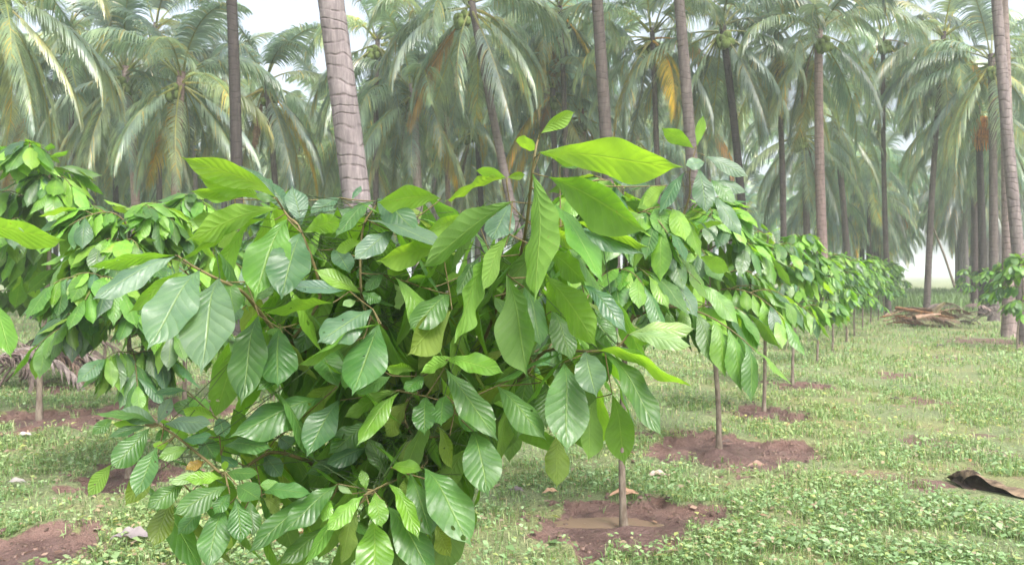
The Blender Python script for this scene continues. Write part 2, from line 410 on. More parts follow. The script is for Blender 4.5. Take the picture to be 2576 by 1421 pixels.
def blades(n_, py0, py1, seed, name, label):
    x, y, r = scatter(n_, py0, py1, seed)
    k = keep_mask(x, y, r); x, y = x[k], y[k]; n_ = len(x); z = gz(x, y)
    L = r.uniform(.02, .075, n_) * np.clip(y / 7.0, .8, 2.5) ** .6; W = r.uniform(.0012, .003, n_) * np.clip(y / 4.5, 1, 6)
    az = r.uniform(0, 6.283, n_); ln = r.uniform(.2, 1.3, n_)
    c = np.stack([x, y, z], -1); s = np.stack([np.cos(az + 1.57), np.sin(az + 1.57), 0 * az], -1) * W[:, None]
    mid = c + np.stack([np.cos(az) * ln * L * .3, np.sin(az) * ln * L * .3, L * .7], -1)
    tip = c + np.stack([np.cos(az) * ln * L, np.sin(az) * ln * L, L * (1.1 - .35 * ln)], -1)
    V = np.stack([c - s, c + s, mid + s * .8, mid - s * .8, tip + s * .15, tip - s * .15], 1).reshape(-1, 3)
    b = np.arange(n_) * 6
    Q = np.concatenate([np.stack([b, b + 1, b + 2, b + 3], -1), np.stack([b + 3, b + 2, b + 4, b + 5], -1)])
    base = np.array([[.16, .27, .09], [.23, .34, .14], [.31, .36, .17], [.36, .32, .20]])
    col = base[r.choice(4, n_, p=[.4, .35, .17, .08])] * r.uniform(.75, 1.3, (n_, 1))
    o = link(bpy.data.objects.new(name, make_mesh(name, V, Q, M_COVER, None, np.repeat(col, 6, 0), False)))
    return tag(o, label, kind='stuff')
weeds(170000, 735, 1560, 21, .032, 'ground_weeds', 'pale green creeping weeds with small round leaves covering the soil')
weeds(9000, 880, 1540, 22, .055, 'ground_weeds', 'larger leaved weed seedlings among the creeping weeds')
blades(410000, 720, 1540, 23, 'grass', 'thin short grass between the weeds and around the soil patches')
# dry litter and clods too many to count
def litter():
    x, y, r = scatter(5000, 740, 1540, 31)
    so = basin(x, y)[0]; k = r.random(len(x)) < (.35 + .15 * so) * np.clip(noise2(x, y, .8, 14) * 2.2 - .6, .08, 1); x, y = x[k], y[k]; n_ = len(x)
    z = gz(x, y) + .012 + .02 * r.random(n_); az = r.uniform(0, 6.28, n_); L = r.uniform(.01, .06, n_); W = L * r.uniform(.1, .4, n_)
    a = np.stack([np.cos(az), np.sin(az), r.uniform(-.2, .3, n_)], -1) * L[:, None]; s = np.stack([-np.sin(az), np.cos(az), r.uniform(-.5, .5, n_)], -1) * W[:, None]
    c = np.stack([x, y, z], -1)
    V = np.stack([c, c + a * .5 + s, c + a, c + a * .5 - s], 1).reshape(-1, 3)
    base = np.array([[.26, .15, .10], [.30, .20, .15], [.12, .07, .05], [.34, .27, .22]])
    col = base[r.choice(4, n_)] * r.uniform(.7, 1.2, (n_, 1))
    o = link(bpy.data.objects.new('leaf_litter', make_mesh('leaf_litter', V, np.arange(4 * n_).reshape(-1, 4), M_LITTER, None, np.repeat(col, 4, 0), False)))
    tag(o, 'bits of dry brown leaf and stalk littering the soil', kind='stuff')
litter()
def clods():
    r = np.random.default_rng(41); V, Q, K, n_ = [], [], [], 0
    base = np.array([[1, 0, 0], [0, 1, 0], [-1, 0, 0], [0, -1, 0], [.6, .6, .8], [-.6, .6, .8], [-.6, -.6, .8], [.6, -.6, .8]], float)
    for bx, by, rad in BASINS:
        for i in range(int(420 * rad)):
            th = r.uniform(0, 6.283); q = rad * abs(r.normal(.98, .22)); x, y = bx + q * math.cos(th), by + q * math.sin(th)
            sz = r.uniform(.004, .020) ; z = float(gz(np.array([x]), np.array([y]))[0]) - .1 * sz
            v = base * sz * r.uniform(.6, 1.3, (8, 1)) * [1, 1, .8]; c, s_ = math.cos(th * 7), math.sin(th * 7)
            V.append(np.stack([v[:, 0] * c - v[:, 1] * s_ + x, v[:, 0] * s_ + v[:, 1] * c + y, v[:, 2] + z], -1))
            Q.append(np.array([[0, 1, 5, 4], [1, 2, 6, 5], [2, 3, 7, 6], [3, 0, 4, 7], [4, 5, 6, 7]]) + n_); n_ += 8
            K.append(np.tile(np.array([.15, .095, .075]) * r.uniform(.6, 1.35), (8, 1)))
    o = link(bpy.data.objects.new('soil_clods', make_mesh('soil_clods', np.concatenate(V), np.concatenate(Q), M_LITTER, None, np.concatenate(K), False)))
    tag(o, 'crumbs and small clods of brown soil round the dug basins', kind='stuff')
clods()

# ------------------------------------------------------------------ leaves
TONE = {'y': (.165, .335, .042), 'g': (.062, .155, .036), 'd': (.052, .13, .058), 's': (.10, .185, .115), 'p': (.27, .39, .17), 'o': (.115, .175, .018), 'm': (.10, .235, .028), 'r': (.36, .22, .06)}  # 's', and partly 'd', have pale sky sheen painted into the leaf colour
def profile(t):
    t = np.clip(t, 0, 1)
    body = np.clip(t / .935, 0, 1)
    e = np.sin(math.pi * body ** 1.42) ** .82
    drip = .21 * np.clip((1 - t) / .15, 0, 1) ** 1.15 * (t > .6)
    return np.maximum(np.maximum(e, drip) * (t < .995), 0) * (t > 0)
def leaf(acc, B, T, W, n0, col, nu=8, nvh=2, arch=.06, fold=.12, rip=.05, corr=0.0, seed=0, side=0.0):
    """a leaf from B to T, W wide, with its upper face towards n0"""
    B, T = np.asarray(B, float), np.asarray(T, float); a = T - B; L = np.linalg.norm(a); ah = a / L
    nn = unit(n0 - np.dot(n0, ah) * ah); s = np.cross(nn, ah)
    t = np.linspace(0, 1, nu + 1); v = np.linspace(-1, 1, 2 * nvh + 1)
    tt, vv = np.meshgrid(t, v, indexing='ij'); av = np.abs(vv)
    hw = W * .5 * profile(tt)
    r_ = random.Random(seed); p1, p2, fq = r_.uniform(0, 6.28), r_.uniform(0, 6.28), r_.uniform(2.0, 3.6)
    bend = 4 * tt * (1 - tt)
    z = arch * L * (bend + .35 * np.sin(math.pi * tt * 2)) 
    z = z - fold * hw * 2 * (av ** 1.6) * (1 if fold > 0 else 1)
    z = z + rip * W * av ** 2 * np.sin(6.283 * fq * tt + np.where(vv > 0, p1, p2)) * np.sin(math.pi * tt) ** .5
    if corr: z = z + corr * W * np.sin(6.283 * (11 * tt - 2.1 * av ** .8)) * np.sin(math.pi * np.clip(av * .9 + .1, 0, 1)) * np.sin(math.pi * tt) ** .4
    sb = side * L * bend
    Vv = B + a * tt[..., None] + s * (hw * vv + sb)[..., None] + nn * z[..., None]
    K = np.tile(np.array(col, float), (Vv.shape[0] * Vv.shape[1], 1))
    acc.add(Vv.reshape(-1, 3), grid_faces(nu, 2 * nvh)[:, ::-1], np.stack([tt, (vv + 1) / 2], -1).reshape(-1, 2), K)

def nat_normal(a):
    a = unit(np.asarray(a, float)); z = np.array([0, 0, 1.0]); n_ = z - np.dot(z, a) * a
    if np.linalg.norm(n_) < .25: n_ = n_ + np.array([0, -1.0, 0]) * .4
    return unit(n_)

# ------------------------------------------------------------------ procedural cocoa sapling
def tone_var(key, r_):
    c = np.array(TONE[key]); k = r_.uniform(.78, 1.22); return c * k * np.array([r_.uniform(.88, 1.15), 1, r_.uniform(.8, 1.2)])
class Sap: pass
def build_sapling(seed, H=2.15, h0=1.12, rad=.85, nbr=9, lean=(.05, 0), lod=1, dens=1.0):
    r_ = random.Random(seed); g_ = np.random.default_rng(seed)
    sp = Sap(); sp.branches = []
    k1, k2 = r_.uniform(-.03, .03), r_.uniform(-.03, .03)
    n = 14; z = np.linspace(0, H, n)
    tr = np.stack([lean[0] * z + k1 * np.sin(z * 3.1), lean[1] * z + k2 * np.sin(z * 2.6 + 1), z - .02], -1)
    a = Acc(); tube(a, tr, np.interp(z, [0, .08, 1.2, H], [.032, .024, .018, .005]), 8); sp.trunk = a.mesh('trunk', M_BARK)
    def leafat(acc, p, d_, L, key, droop):
        tip = p + unit(d_) * L; hdir = np.array([d_[0], d_[1], 0]); 
        nrm = nat_normal(tip - p) + g_.normal(0, .28, 3)
        leaf(acc, p, tip, L * r_.uniform(.33, .42), nrm, tone_var(key, r_), 10 if lod else 6, 2, r_.uniform(.02, .10), r_.uniform(-.05, .25), .05, 0, r_.random())
    for b in range(nbr):
        f = b / (nbr - 1)
        z0 = h0 + (H - .12 - h0) * f ** .9
        az = b * 2.4 + r_.uniform(-.4, .4) + seed
        ln = rad * (1.0 - .55 * f) * r_.uniform(.8, 1.15)
        el = R(15 + 45 * f + r_.uniform(-12, 12))
        p0 = np.array([np.interp(z0, z, tr[:, 0]), np.interp(z0, z, tr[:, 1]), z0])
        dh = np.array([math.cos(az), math.sin(az), 0.])
        p1 = p0 + dh * ln * .55 * math.cos(el) + np.array([0, 0, ln * .55 * math.sin(el) + .04])
        p2 = p0 + dh * ln + np.array([0, 0, ln * (math.sin(el) * .5 - .42)])
        bp = bez(p0, p1, p2, 12)
        ba = Acc(); tube(ba, bp, np.linspace(.009, .003, 12), 6)
        fa = Acc()
        stems = [bp]
        for q in range(3 if f < .6 else 2):
            i = r_.randint(3, 8); az2 = az + r_.choice([-1, 1]) * r_.uniform(.6, 1.2); l2 = ln * r_.uniform(.35, .6)
            dd = np.array([math.cos(az2), math.sin(az2), 0.])
            s0 = bp[i]; sb = bez(s0, s0 + dd * l2 * .6 + [0, 0, .08], s0 + dd * l2 + [0, 0, -.08 * r_.random()], 7)
            tube(ba, sb, np.linspace(.005, .0025, 7), 5); stems.append(sb)
        for st in stems:
            m_ = len(st); nl = int((15 if st is bp else 10) * dens)
            for q in range(nl):
                tt = .18 + .8 * q / (nl - 1); i = min(int(tt * (m_ - 1)), m_ - 2); p = st[i] + (st[i + 1] - st[i]) * (tt * (m_ - 1) - i)
                fw = unit(st[i + 1] - st[i]); sd = unit(np.cross(fw, [0, 0, 1])) * (1 if q % 2 else -1)
                outer = tt
                droop = r_.uniform(.4, 2.1) * (1.2 - .6 * f)
                d_ = fw * r_.uniform(.25, 1.0) + sd * r_.uniform(.4, 1.0) + np.array([0, 0, -droop])
                if q == nl - 1: d_ = fw + np.array([0, 0, r_.uniform(-.5, .2)])
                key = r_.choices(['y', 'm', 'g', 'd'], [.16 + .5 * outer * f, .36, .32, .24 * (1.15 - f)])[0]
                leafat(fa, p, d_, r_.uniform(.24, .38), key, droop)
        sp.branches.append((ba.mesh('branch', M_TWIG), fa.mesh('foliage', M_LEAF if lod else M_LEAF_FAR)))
    fa = Acc(); p = tr[-1]
    for q in range(8):
        az = q * 2.4; d_ = np.array([math.cos(az), math.sin(az), r_.uniform(-.5, .7)]); leafat(fa, p - [0, 0, .02 * q], d_, r_.uniform(.13, .24), r_.choice('yymg'), 0)
    sp.leader = fa.mesh('leader_foliage', M_LEAF)
    return sp
def place_sapling(sp, x, y, rz, sc, label, group='young cocoa trees planted in rows'):
    root = empty('cocoa_sapling', (x, y, float(gz(np.array([x]), np.array([y]))[0])), rz, sc)
    tag(root, label, 'sapling', group)
    tr = link(bpy.data.objects.new('trunk', sp.trunk), root)
    for bm_, fm_ in sp.branches:
        b = link(bpy.data.objects.new('branch', bm_), root); link(bpy.data.objects.new('foliage', fm_), b)
    link(bpy.data.objects.new('foliage', sp.leader), root)
    return root
VARS = [build_sapling(3, 2.2, 1.15, .82, 9, (.0, 0)), build_sapling(7, 2.2, 1.2, .72, 8, (.03, .02)), build_sapling(12, 2.25, 1.2, .78, 9, (-.03, .01)),
        build_sapling(19, 2.1, 1.15, .72, 8, (.05, 0), 0), build_sapling(23, 2.2, 1.0, .82, 12, (0, 0), 1, 1.45), build_sapling(31, 2.2, 1.15, .76, 8, (.02, .03), 0)]
var_of = [0, 1, 2, 1, 3, 5, 3, 5, 3, 5, 3, 5, 3, 5, 1, 4, 0, 5, 5, 3, 3, 5, 3, 5]
scl = [.93, .92, .84, .86, .80, .84, .88, .82, .86, .9, .84, .88, .85, .88, 1.20, .88, 1, .95, 1, 1.05, .82, .82, .8, .8]
seen_lbl = {}
for i, (px, Y, lb) in enumerate(SAP):
    x, y = foot(px, Y)
    place_sapling(VARS[var_of[i]], x, y, 1.7 * i + .4, scl[i], lb)

# ------------------------------------------------------------------ the big sapling in front, leaf by leaf
# tile origin and magnification of the close-ups the leaves were measured in (4096 px wide picture)
TILE = {'1': (0, 500, 2.368), '2': (900, 500, 2.368), '3': (1800, 400, 2.368), '4': (0, 1000, 2.368), '5': (900, 1000, 2.368),
        '6': (1800, 1000, 2.368), '7': (300, 1550, 2.004), '8': (1200, 1550, 2.004), 'D': (2400, 600, 2.03), 'F': (0, 0, .62891)}
def tpt(t, x, y, Y):
    ox, oy, s = TILE[t]; return P((ox + x / s) * .62891, (oy + y / s) * .62891, Y)
# each line: tile, base x y, tip x y, apparent width, distance of base and tip, face seen (U upper, L lower), tone
LEAVES = {
'top': """
3 850 505 2215 640 400 1.98 1.80 L y
3 930 730 1880 1265 440 2.02 1.86 L m
3 780 690 798 1925 340 1.98 1.72 L m
3 855 320 1190 110 150 2.05 2.10 L y
3 820 460 612 385 120 2.08 2.20 L y
3 820 500 1300 620 120 2.05 2.10 L y
3 530 740 235 665 110 2.15 2.20 L y
3 530 750 -60 965 110 2.12 1.95 L y
3 540 735 720 705 90 2.15 2.15 L y
3 570 985 390 1340 270 2.15 2.02 U s
3 590 960 -301 1627 270 2.08 1.85 L g
3 870 960 830 1240 230 2.12 2.05 L y
3 960 950 1450 1740 190 2.05 1.85 U m
3 1150 1150 1900 1400 120 2.15 2.10 L y
3 1050 1200 1850 1460 150 2.18 2.10 U d
3 850 1240 1240 1400 150 2.15 2.05 L y
3 1900 830 1490 730 120 2.5 2.4 U d
3 2050 810 1820 1000 150 2.4 2.3 L y
3 1040 640 1280 600 70 2.2 2.15 U g
3 1160 560 960 540 50 2.2 2.2 L y
2 2368 870 1850 1050 200 2.20 2.05 L y
2 2400 920 2080 1060 130 2.25 2.15 U d
6 560 -150 310 400 200 2.06 1.95 L m
6 900 0 1300 310 240 2.08 2.00 L m
6 520 -20 40 890 230 2.06 1.86 L m
6 300 60 60 450 130 2.2 2.1 U g
""",
'topleft': """
1 2621 690 1700 300 260 2.05 1.95 L y
1 2500 720 1870 490 210 2.10 2.00 L y
1 2630 790 1750 1100 280 2.08 1.90 L y
1 2450 690 1790 630 140 2.12 2.05 L y
1 2600 900 1690 1290 110 2.10 1.95 L m
2 590 890 280 1664 420 2.00 1.84 U m
2 720 1020 530 1660 400 1.98 1.82 U d
2 720 980 630 570 220 2.10 2.15 U s
2 740 1020 1110 890 250 2.05 2.00 L y
2 480 690 140 380 120 2.15 2.25 U d
2 600 850 380 500 190 2.15 2.20 U d
2 490 720 280 660 90 2.10 2.05 U g
2 1090 690 790 860 140 2.30 2.2 U d
2 1230 800 900 870 110 2.30 2.2 U d
2 1200 720 1290 570 60 2.30 2.35 U d
2 1450 720 1030 1080 120 2.25 2.1 U g
2 130 1000 -80 1160 110 2.2 2.1 L y
2 90 700 -240 640 160 2.2 2.2 L y
2 80 960 -330 900 200 2.2 2.2 L m
4 2330 300 2150 560 150 2.1 2.0 L m
4 2130 300 2225 620 180 2.05 1.95 U g
5 130 360 320 480 230 2.2 2.1 L m
5 250 480 480 350 120 2.2 2.2 U g
5 320 620 150 1480 330 2.08 1.92 U g
5 520 740 500 1300 350 2.08 1.92 U g
5 690 1080 290 1340 140 2.05 1.95 U g
5 160 560 -20 700 160 2.2 2.1 U d
5 850 560 700 1000 260 2.3 2.2 U g
5 560 720 400 800 90 2.2 2.1 U g
""",
'left': """
4 1680 55 840 490 210 1.95 1.80 U s
4 1660 50 820 165 130 1.98 1.88 L y
4 1900 190 1390 960 420 1.95 1.76 U s
4 2080 265 1900 1180 450 1.96 1.76 U s
4 1750 200 1210 600 160 2.05 1.95 L y
4 1430 170 1560 270 130 2.3 2.2 U g
4 1600 80 1700 230 110 2.2 2.1 L y
4 1900 330 1740 640 160 2.15 2.0 L m
""",
'middle': """
2 2050 700 1430 740 270 2.15 2.05 L y
2 1440 700 1830 1020 260 2.18 2.05 U d
2 1350 900 2100 1170 140 2.12 1.98 U s
2 1600 1010 1210 1280 210 2.12 1.98 U s
2 2060 1180 1430 1290 260 2.08 1.95 L y
2 1300 1100 1040 1190 130 2.12 2.05 L y
2 1020 1180 1190 1410 180 2.15 2.05 U d
2 1260 960 1000 1010 80 2.2 2.15 L y
2 850 1180 950 1340 110 2.2 2.15 L y
5 1020 500 370 600 120 2.05 1.90 L y
5 1400 560 870 880 310 2.02 1.86 U s
5 1180 390 590 345 130 2.08 1.98 U s
5 1290 410 840 180 160 2.10 2.05 U y
5 1290 400 940 370 120 2.12 2.05 U m
5 1290 400 1480 500 120 2.1 2.05 U g
5 1240 480 1110 530 80 2.1 2.05 U p
5 1480 700 660 1110 90 1.98 1.84 L m
5 1460 700 1200 1380 400 2.02 1.84 U g
5 1500 230 1320 400 110 2.15 2.08 U g
5 1300 130 1380 330 170 2.25 2.15 U g
5 1600 310 1660 570 150 2.20 2.12 L p
5 2130 420 1740 760 270 2.10 1.95 U g
5 2150 560 1720 1000 370 2.08 1.92 L o
5 2180 1020 1850 1160 140 1.98 1.90 L y
5 1810 1150 1510 1110 120 2.02 1.95 L y
5 2100 1040 2655 1170 200 1.96 1.84 U m
5 1580 1190 1220 1370 130 2.02 1.90 U g
5 1880 1190 1700 1340 140 2.05 1.95 U g
5 900 970 1080 1300 260 2.15 2.02 U g
5 1250 1000 1130 1340 160 2.08 1.98 U m
5 1750 240 1530 180 130 2.2 2.1 L y
5 2250 240 2080 280 100 2.25 2.2 L y
5 1720 300 1950 250 90 2.2 2.15 L y
5 760 500 600 640 150 2.3 2.2 U g
""",
'core': """
6 540 230 740 1220 420 2.08 1.90 L g
6 700 350 860 930 260 2.16 2.02 U g
6 900 240 1400 930 340 2.06 1.92 L m
6 960 580 1160 1060 230 2.14 2.02 U g
6 810 1100 1000 1250 160 2.2 2.1 L o
6 420 440 560 640 120 2.2 2.1 U g
8 1010 70 1000 390 190 2.06 1.95 U g
8 1170 60 1130 310 170 2.06 1.95 U g
8 1250 130 1490 350 230 2.10 2.00 U g
8 800 30 450 470 150 2.04 1.90 U m
8 800 20 330 250 130 2.10 2.00 L m
8 880 100 680 400 200 2.20 2.08 L o
8 320 100 50 560 250 2.06 1.92 U d
8 550 480 190 620 140 2.16 2.05 U d
8 560 290 220 540 220 2.22 2.10 U g
8 520 620 20 700 120 2.25 2.12 U d
8 700 730 540 390 160 2.10 2.12 U g
8 990 380 790 640 190 2.16 2.08 L o
8 1110 300 1220 660 130 2.12 2.02 L o
8 800 420 720 600 160 2.25 2.15 U g
8 1160 -160 1590 430 240 2.02 1.86 U g
8 1390 350 1510 885 460 1.96 1.80 U g
""",
'right': """
6 1250 330 1680 790 180 2.08 2.00 U d
6 1330 600 1570 940 260 2.18 2.10 U g
6 1280 960 1390 1400 420 2.02 1.88 U s
6 1080 1060 1105 1940 410 2.06 1.90 U g
6 1330 960 2290 1290 120 2.05 1.90 L y
6 1450 960 2032 1811 240 2.06 1.92 U g
6 1600 930 1900 1100 120 2.05 2.0 L y
6 1690 800 2350 740 180 2.05 1.98 U p
6 1690 800 2310 920 170 2.02 1.92 U p
6 1700 800 1880 890 130 2.08 2.04 L y
6 1900 800 2140 910 120 2.06 2.02 L y
6 1560 920 1880 1010 70 2.1 2.05 U g
6 1050 940 1190 1400 180 2.2 2.1 L o
F 1540 990 1572 1172 92 2.10 2.00 L m
F 1500 1000 1480 1162 70 2.14 2.04 L m
F 1250 970 1375 1107 70 2.08 1.94 U g
F 1405 1085 1400 1230 96 2.12 2.04 L o
F 1330 940 1300 1110 70 2.25 2.15 U g
F 1370 960 1375 1080 60 2.2 2.1 U g
""",
'bottom': """
8 990 640 1380 1290 330 1.96 1.80 U g
8 1200 780 1340 1060 200 2.08 1.98 U g
8 880 680 1060 1210 240 2.00 1.88 U g
8 700 760 960 1240 130 1.94 1.84 U m
8 600 840 660 1130 160 1.90 1.82 U m
8 510 860 200 1160 150 1.92 1.84 U y
8 590 1060 590 1620 370 1.94 1.78 U m
8 700 950 1080 1540 270 1.98 1.84 U g
8 1080 1090 1210 1360 190 2.10 2.02 L o
8 310 770 -160 1180 200 2.00 1.88 U g
8 480 930 10 1450 90 1.98 1.84 U m
8 480 930 330 1430 160 2.05 1.95 L o
8 530 830 490 650 90 1.98 2.0 U m
8 730 640 985 660 110 2.00 1.94 U m
8 250 900 180 1080 90 2.02 1.96 U y
8 870 690 830 900 120 2.05 2.0 L o
7 2050 1100 1620 1430 160 2.04 1.94 U g
7 1990 830 1370 1340 180 2.00 1.88 U g
8 420 850 300 780 60 2.0 2.0 U p
8 900 1300 1010 1560 180 2.05 1.95 U g
""",
'lowleft': """
7 660 290 330 180 150 2.00 1.95 U s
7 660 290 780 70 170 2.00 2.02 U s
7 630 280 150 210 60 1.98 1.90 U g
7 710 290 1110 290 140 1.98 1.92 U s
7 1140 250 850 170 130 2.05 2.0 L y
7 1100 200 760 140 150 2.12 2.05 U g
7 600 320 280 670 250 1.96 1.86 U g
7 560 300 290 290 70 1.98 1.92 L y
7 580 310 260 400 80 1.98 1.90 U d
7 300 250 130 380 110 2.02 1.96 U g
7 300 610 100 880 150 1.92 1.86 L m
7 660 470 480 890 180 1.92 1.82 U g
7 640 600 400 950 250 2.0 1.92 L o
7 860 420 1110 380 90 1.96 1.90 U d
7 900 480 660 570 140 1.96 1.90 U m
7 750 440 620 470 70 1.98 1.92 U y
7 1040 590 880 660 80 2.0 1.94 U r
7 1220 790 780 1020 210 1.90 1.80 U g
7 1190 720 860 740 110 1.95 1.88 U y
7 1060 690 740 770 90 1.96 1.9 U p
7 870 770 570 970 180 1.96 1.86 U g
7 790 880 620 1290 220 2.0 1.92 U o
7 1020 960 820 1180 170 1.94 1.86 U g
7 1240 850 1110 1020 140 1.92 1.85 U g
7 1200 960 1060 1460 240 1.92 1.80 U g
7 1290 880 1330 1250 210 1.88 1.80 U g
7 1400 900 1440 1190 200 2.00 1.94 U g
7 1240 1150 1230 1300 110 2.02 1.98 L o
7 1300 780 1490 900 190 1.92 1.84 U g
7 1490 850 1910 850 120 1.98 1.92 U g
7 1660 780 1470 780 100 2.0 1.96 U m
7 1200 670 1200 580 110 1.92 1.9 U y
7 1190 700 1480 690 100 2.0 1.94 U g
7 1150 240 1200 410 150 2.05 1.98 U d
7 1000 390 1130 570 220 2.08 2.0 U g
7 1190 470 1590 490 130 2.05 1.98 U g
7 1520 540 1660 720 220 2.15 2.08 U d
7 2000 80 1230 400 280 2.10 1.96 U g
7 2150 -60 1640 370 220 2.16 2.06 L o
7 1600 420 1380 390 110 2.1 2.02 U g
7 1640 400 1740 480 140 2.2 2.12 U d
7 900 30 620 50 60 2.02 1.95 U d
7 900 60 1080 200 120 2.1 2.05 U m
7 1500 880 1650 1000 140 2.1 2.05 L o
7 760 330 640 430 120 2.05 2.0 U g
7 1170 540 1300 640 100 2.05 2.0 U d
""",
}
BRANCH = {   # polylines of the limbs, same tiles: (tile, x, y, distance)
'trunk_foot': [],
'top': [('F', 1180, 960, 2.62), ('F', 1240, 800, 2.45), ('F', 1310, 640, 2.25), ('3', 780, 690, 2.06), ('3', 815, 450, 2.06), ('3', 850, 330, 2.08)],
'topleft': [('F', 1000, 960, 2.62), ('F', 860, 820, 2.42), ('5', 650, 870, 2.25), ('5', 900, 440, 2.15), ('2', 720, 1010, 2.08), ('2', 600, 870, 2.1), ('2', 480, 690, 2.12)],
'left': [('F', 960, 960, 2.62), ('5', 650, 900, 2.25), ('5', 340, 600, 2.12), ('4', 2300, 400, 2.05), ('4', 2040, 265, 2.0), ('4', 1850, 165, 1.98), ('4', 1680, 55, 1.97)],
'middle': [('F', 1080, 960, 2.66), ('F', 1040, 860, 2.45), ('5', 1470, 710, 2.2), ('5', 1300, 470, 2.14), ('2', 1300, 1010, 2.18), ('2', 1430, 760, 2.2)],
'core': [('F', 1120, 1010, 2.66), ('F', 1130, 960, 2.5), ('8', 860, 100, 2.3), ('8', 900, 380, 2.2), ('8', 1200, 380, 2.1)],
'right': [('F', 1180, 1010, 2.64), ('F', 1300, 960, 2.45), ('6', 900, 960, 2.25), ('6', 1280, 960, 2.1), ('6', 1560, 930, 2.08), ('6', 1690, 800, 2.08)],
'bottom': [('F', 1080, 1090, 2.70), ('F', 1060, 1120, 2.5), ('8', 1010, 600, 2.3), ('8', 760, 740, 2.1), ('8', 540, 840, 1.98)],
'lowleft': [('F', 1010, 1110, 2.70), ('7', 2010, 620, 2.4), ('7', 1850, 580, 2.25), ('7', 1570, 520, 2.15), ('7', 1250, 700, 2.0), ('7', 1050, 580, 1.98), ('7', 840, 410, 1.98), ('7', 680, 300, 2.0)],
}
CAM = np.array([0, 0, EYE])
def solve_leaf(B, T, wpx, t, face):
    """find how the blade is rolled about its midrib so that it looks wpx wide from the front"""
    s = TILE[t][2]; mid = (B + T) / 2; view = unit(mid - CAM)
    wm = wpx / s * .62891 / F * mid[1]
    a = T - B; L = np.linalg.norm(a); ah = a / L
    W = min(max(wm * 1.14, .30 * L), .45 * L)
    n_nat = nat_normal(a); sn = np.cross(n_nat, ah)
    scr = unit(ah - np.dot(ah, view) * view); perp = np.cross(view, scr)
    best = None
    for th in np.linspace(-180, 180, 121):
        c_, s_ = math.cos(R(th)), math.sin(R(th)); nn = n_nat * c_ + sn * s_; sd = np.cross(nn, ah)
        pw = abs(np.dot(sd, perp)) * W; up = -np.dot(nn, view)
        pen = ((pw - wm) / wm) ** 2 + .08 * (th / 100) ** 2
        if face == 'U' and up < 0.04: pen += 4
        if face == 'L' and up > -0.04: pen += 4
        if best is None or pen < best[0]: best = (pen, nn)
    return W, best[1]
hero = empty('cocoa_sapling', (lateral(1.77, 2.8), 2.8, float(gz(np.array([lateral(1.77, 2.8)]), np.array([2.8]))[0])))
tag(hero, 'largest cocoa sapling filling the middle, with big light green leaves on every branch', 'sapling', 'young cocoa trees planted in rows')
HL = np.array(hero.location)
def to_local(v): return np.asarray(v) - HL
# trunk
ta = Acc()
foot_p = np.array([0, 0, -.03]); jor = to_local(P(1100, 1180, 2.72))
tb = bez(foot_p, np.array([.03, .03, .4]), jor, 12); tube(ta, tb, np.linspace(.036, .024, 12), 10)
top_p = to_local(P(1110, 960, 2.68)); tube(ta, np.array([jor, (jor + top_p) / 2 + [.01, 0, 0], top_p]), np.array([.024, .02, .016]), 10)
ta.obj('trunk', M_BARK, hero)
def smooth_path(pts, n=5):
    pts = np.array(pts); out = []
    ext = np.concatenate([[2 * pts[0] - pts[1]], pts, [2 * pts[-1] - pts[-2]]])
    for i in range(1, len(ext) - 2):
        p0, p1, p2, p3 = ext[i - 1:i + 3]
        for k in range(n):
            t = k / n; out.append(.5 * ((2 * p1) + (-p0 + p2) * t + (2 * p0 - 5 * p1 + 4 * p2 - p3) * t * t + (-p0 + 3 * p1 - 3 * p2 + p3) * t ** 3))
    out.append(pts[-1]); return np.array(out)
OUTLINE = [(225, 1020), (330, 985), (560, 1010), (560, 880), (450, 700), (640, 520), (700, 470), (960, 500), (1200, 470), (1330, 470), (1600, 620), (1640, 880), (1680, 1060), (1560, 1150), (1400, 1150),
           (1290, 1080), (1285, 1220), (1190, 1250), (1180, 1380), (1090, 1500), (480, 1500), (520, 1300), (380, 1290), (300, 1270), (240, 1200)]
def inside(q):
    x, y = CX + q[0] / q[1] * F, HY - (q[2] - EYE) / q[1] * F; c = False
    for (x1, y1), (x2, y2) in zip(OUTLINE, OUTLINE[1:] + OUTLINE[:1]):
        if (y1 > y) != (y2 > y) and x < (x2 - x1) * (y - y1) / (y2 - y1) + x1: c = not c
    return c
all_leaves = []
for key, txt in LEAVES.items():
    for ln in txt.strip().splitlines():
        f = ln.split(); t = f[0]; bx, by, tx, ty, wpx, db, dt = map(float, f[1:8])
        B, T = tpt(t, bx, by, db), tpt(t, tx, ty, dt)
        Wd, nn = solve_leaf(B, T, wpx, t, f[8])
        all_leaves.append(dict(key=key, B=B, T=T, W=Wd, n=nn, tone=f[9], area=wpx / TILE[t][2] * np.linalg.norm([(tx - bx), (ty - by)]) / TILE[t][2]))
big = sorted(range(len(all_leaves)), key=lambda i: -all_leaves[i]['area'])[:96]
for i, L_ in enumerate(all_leaves): L_['own'] = i in big
hr = random.Random(5)
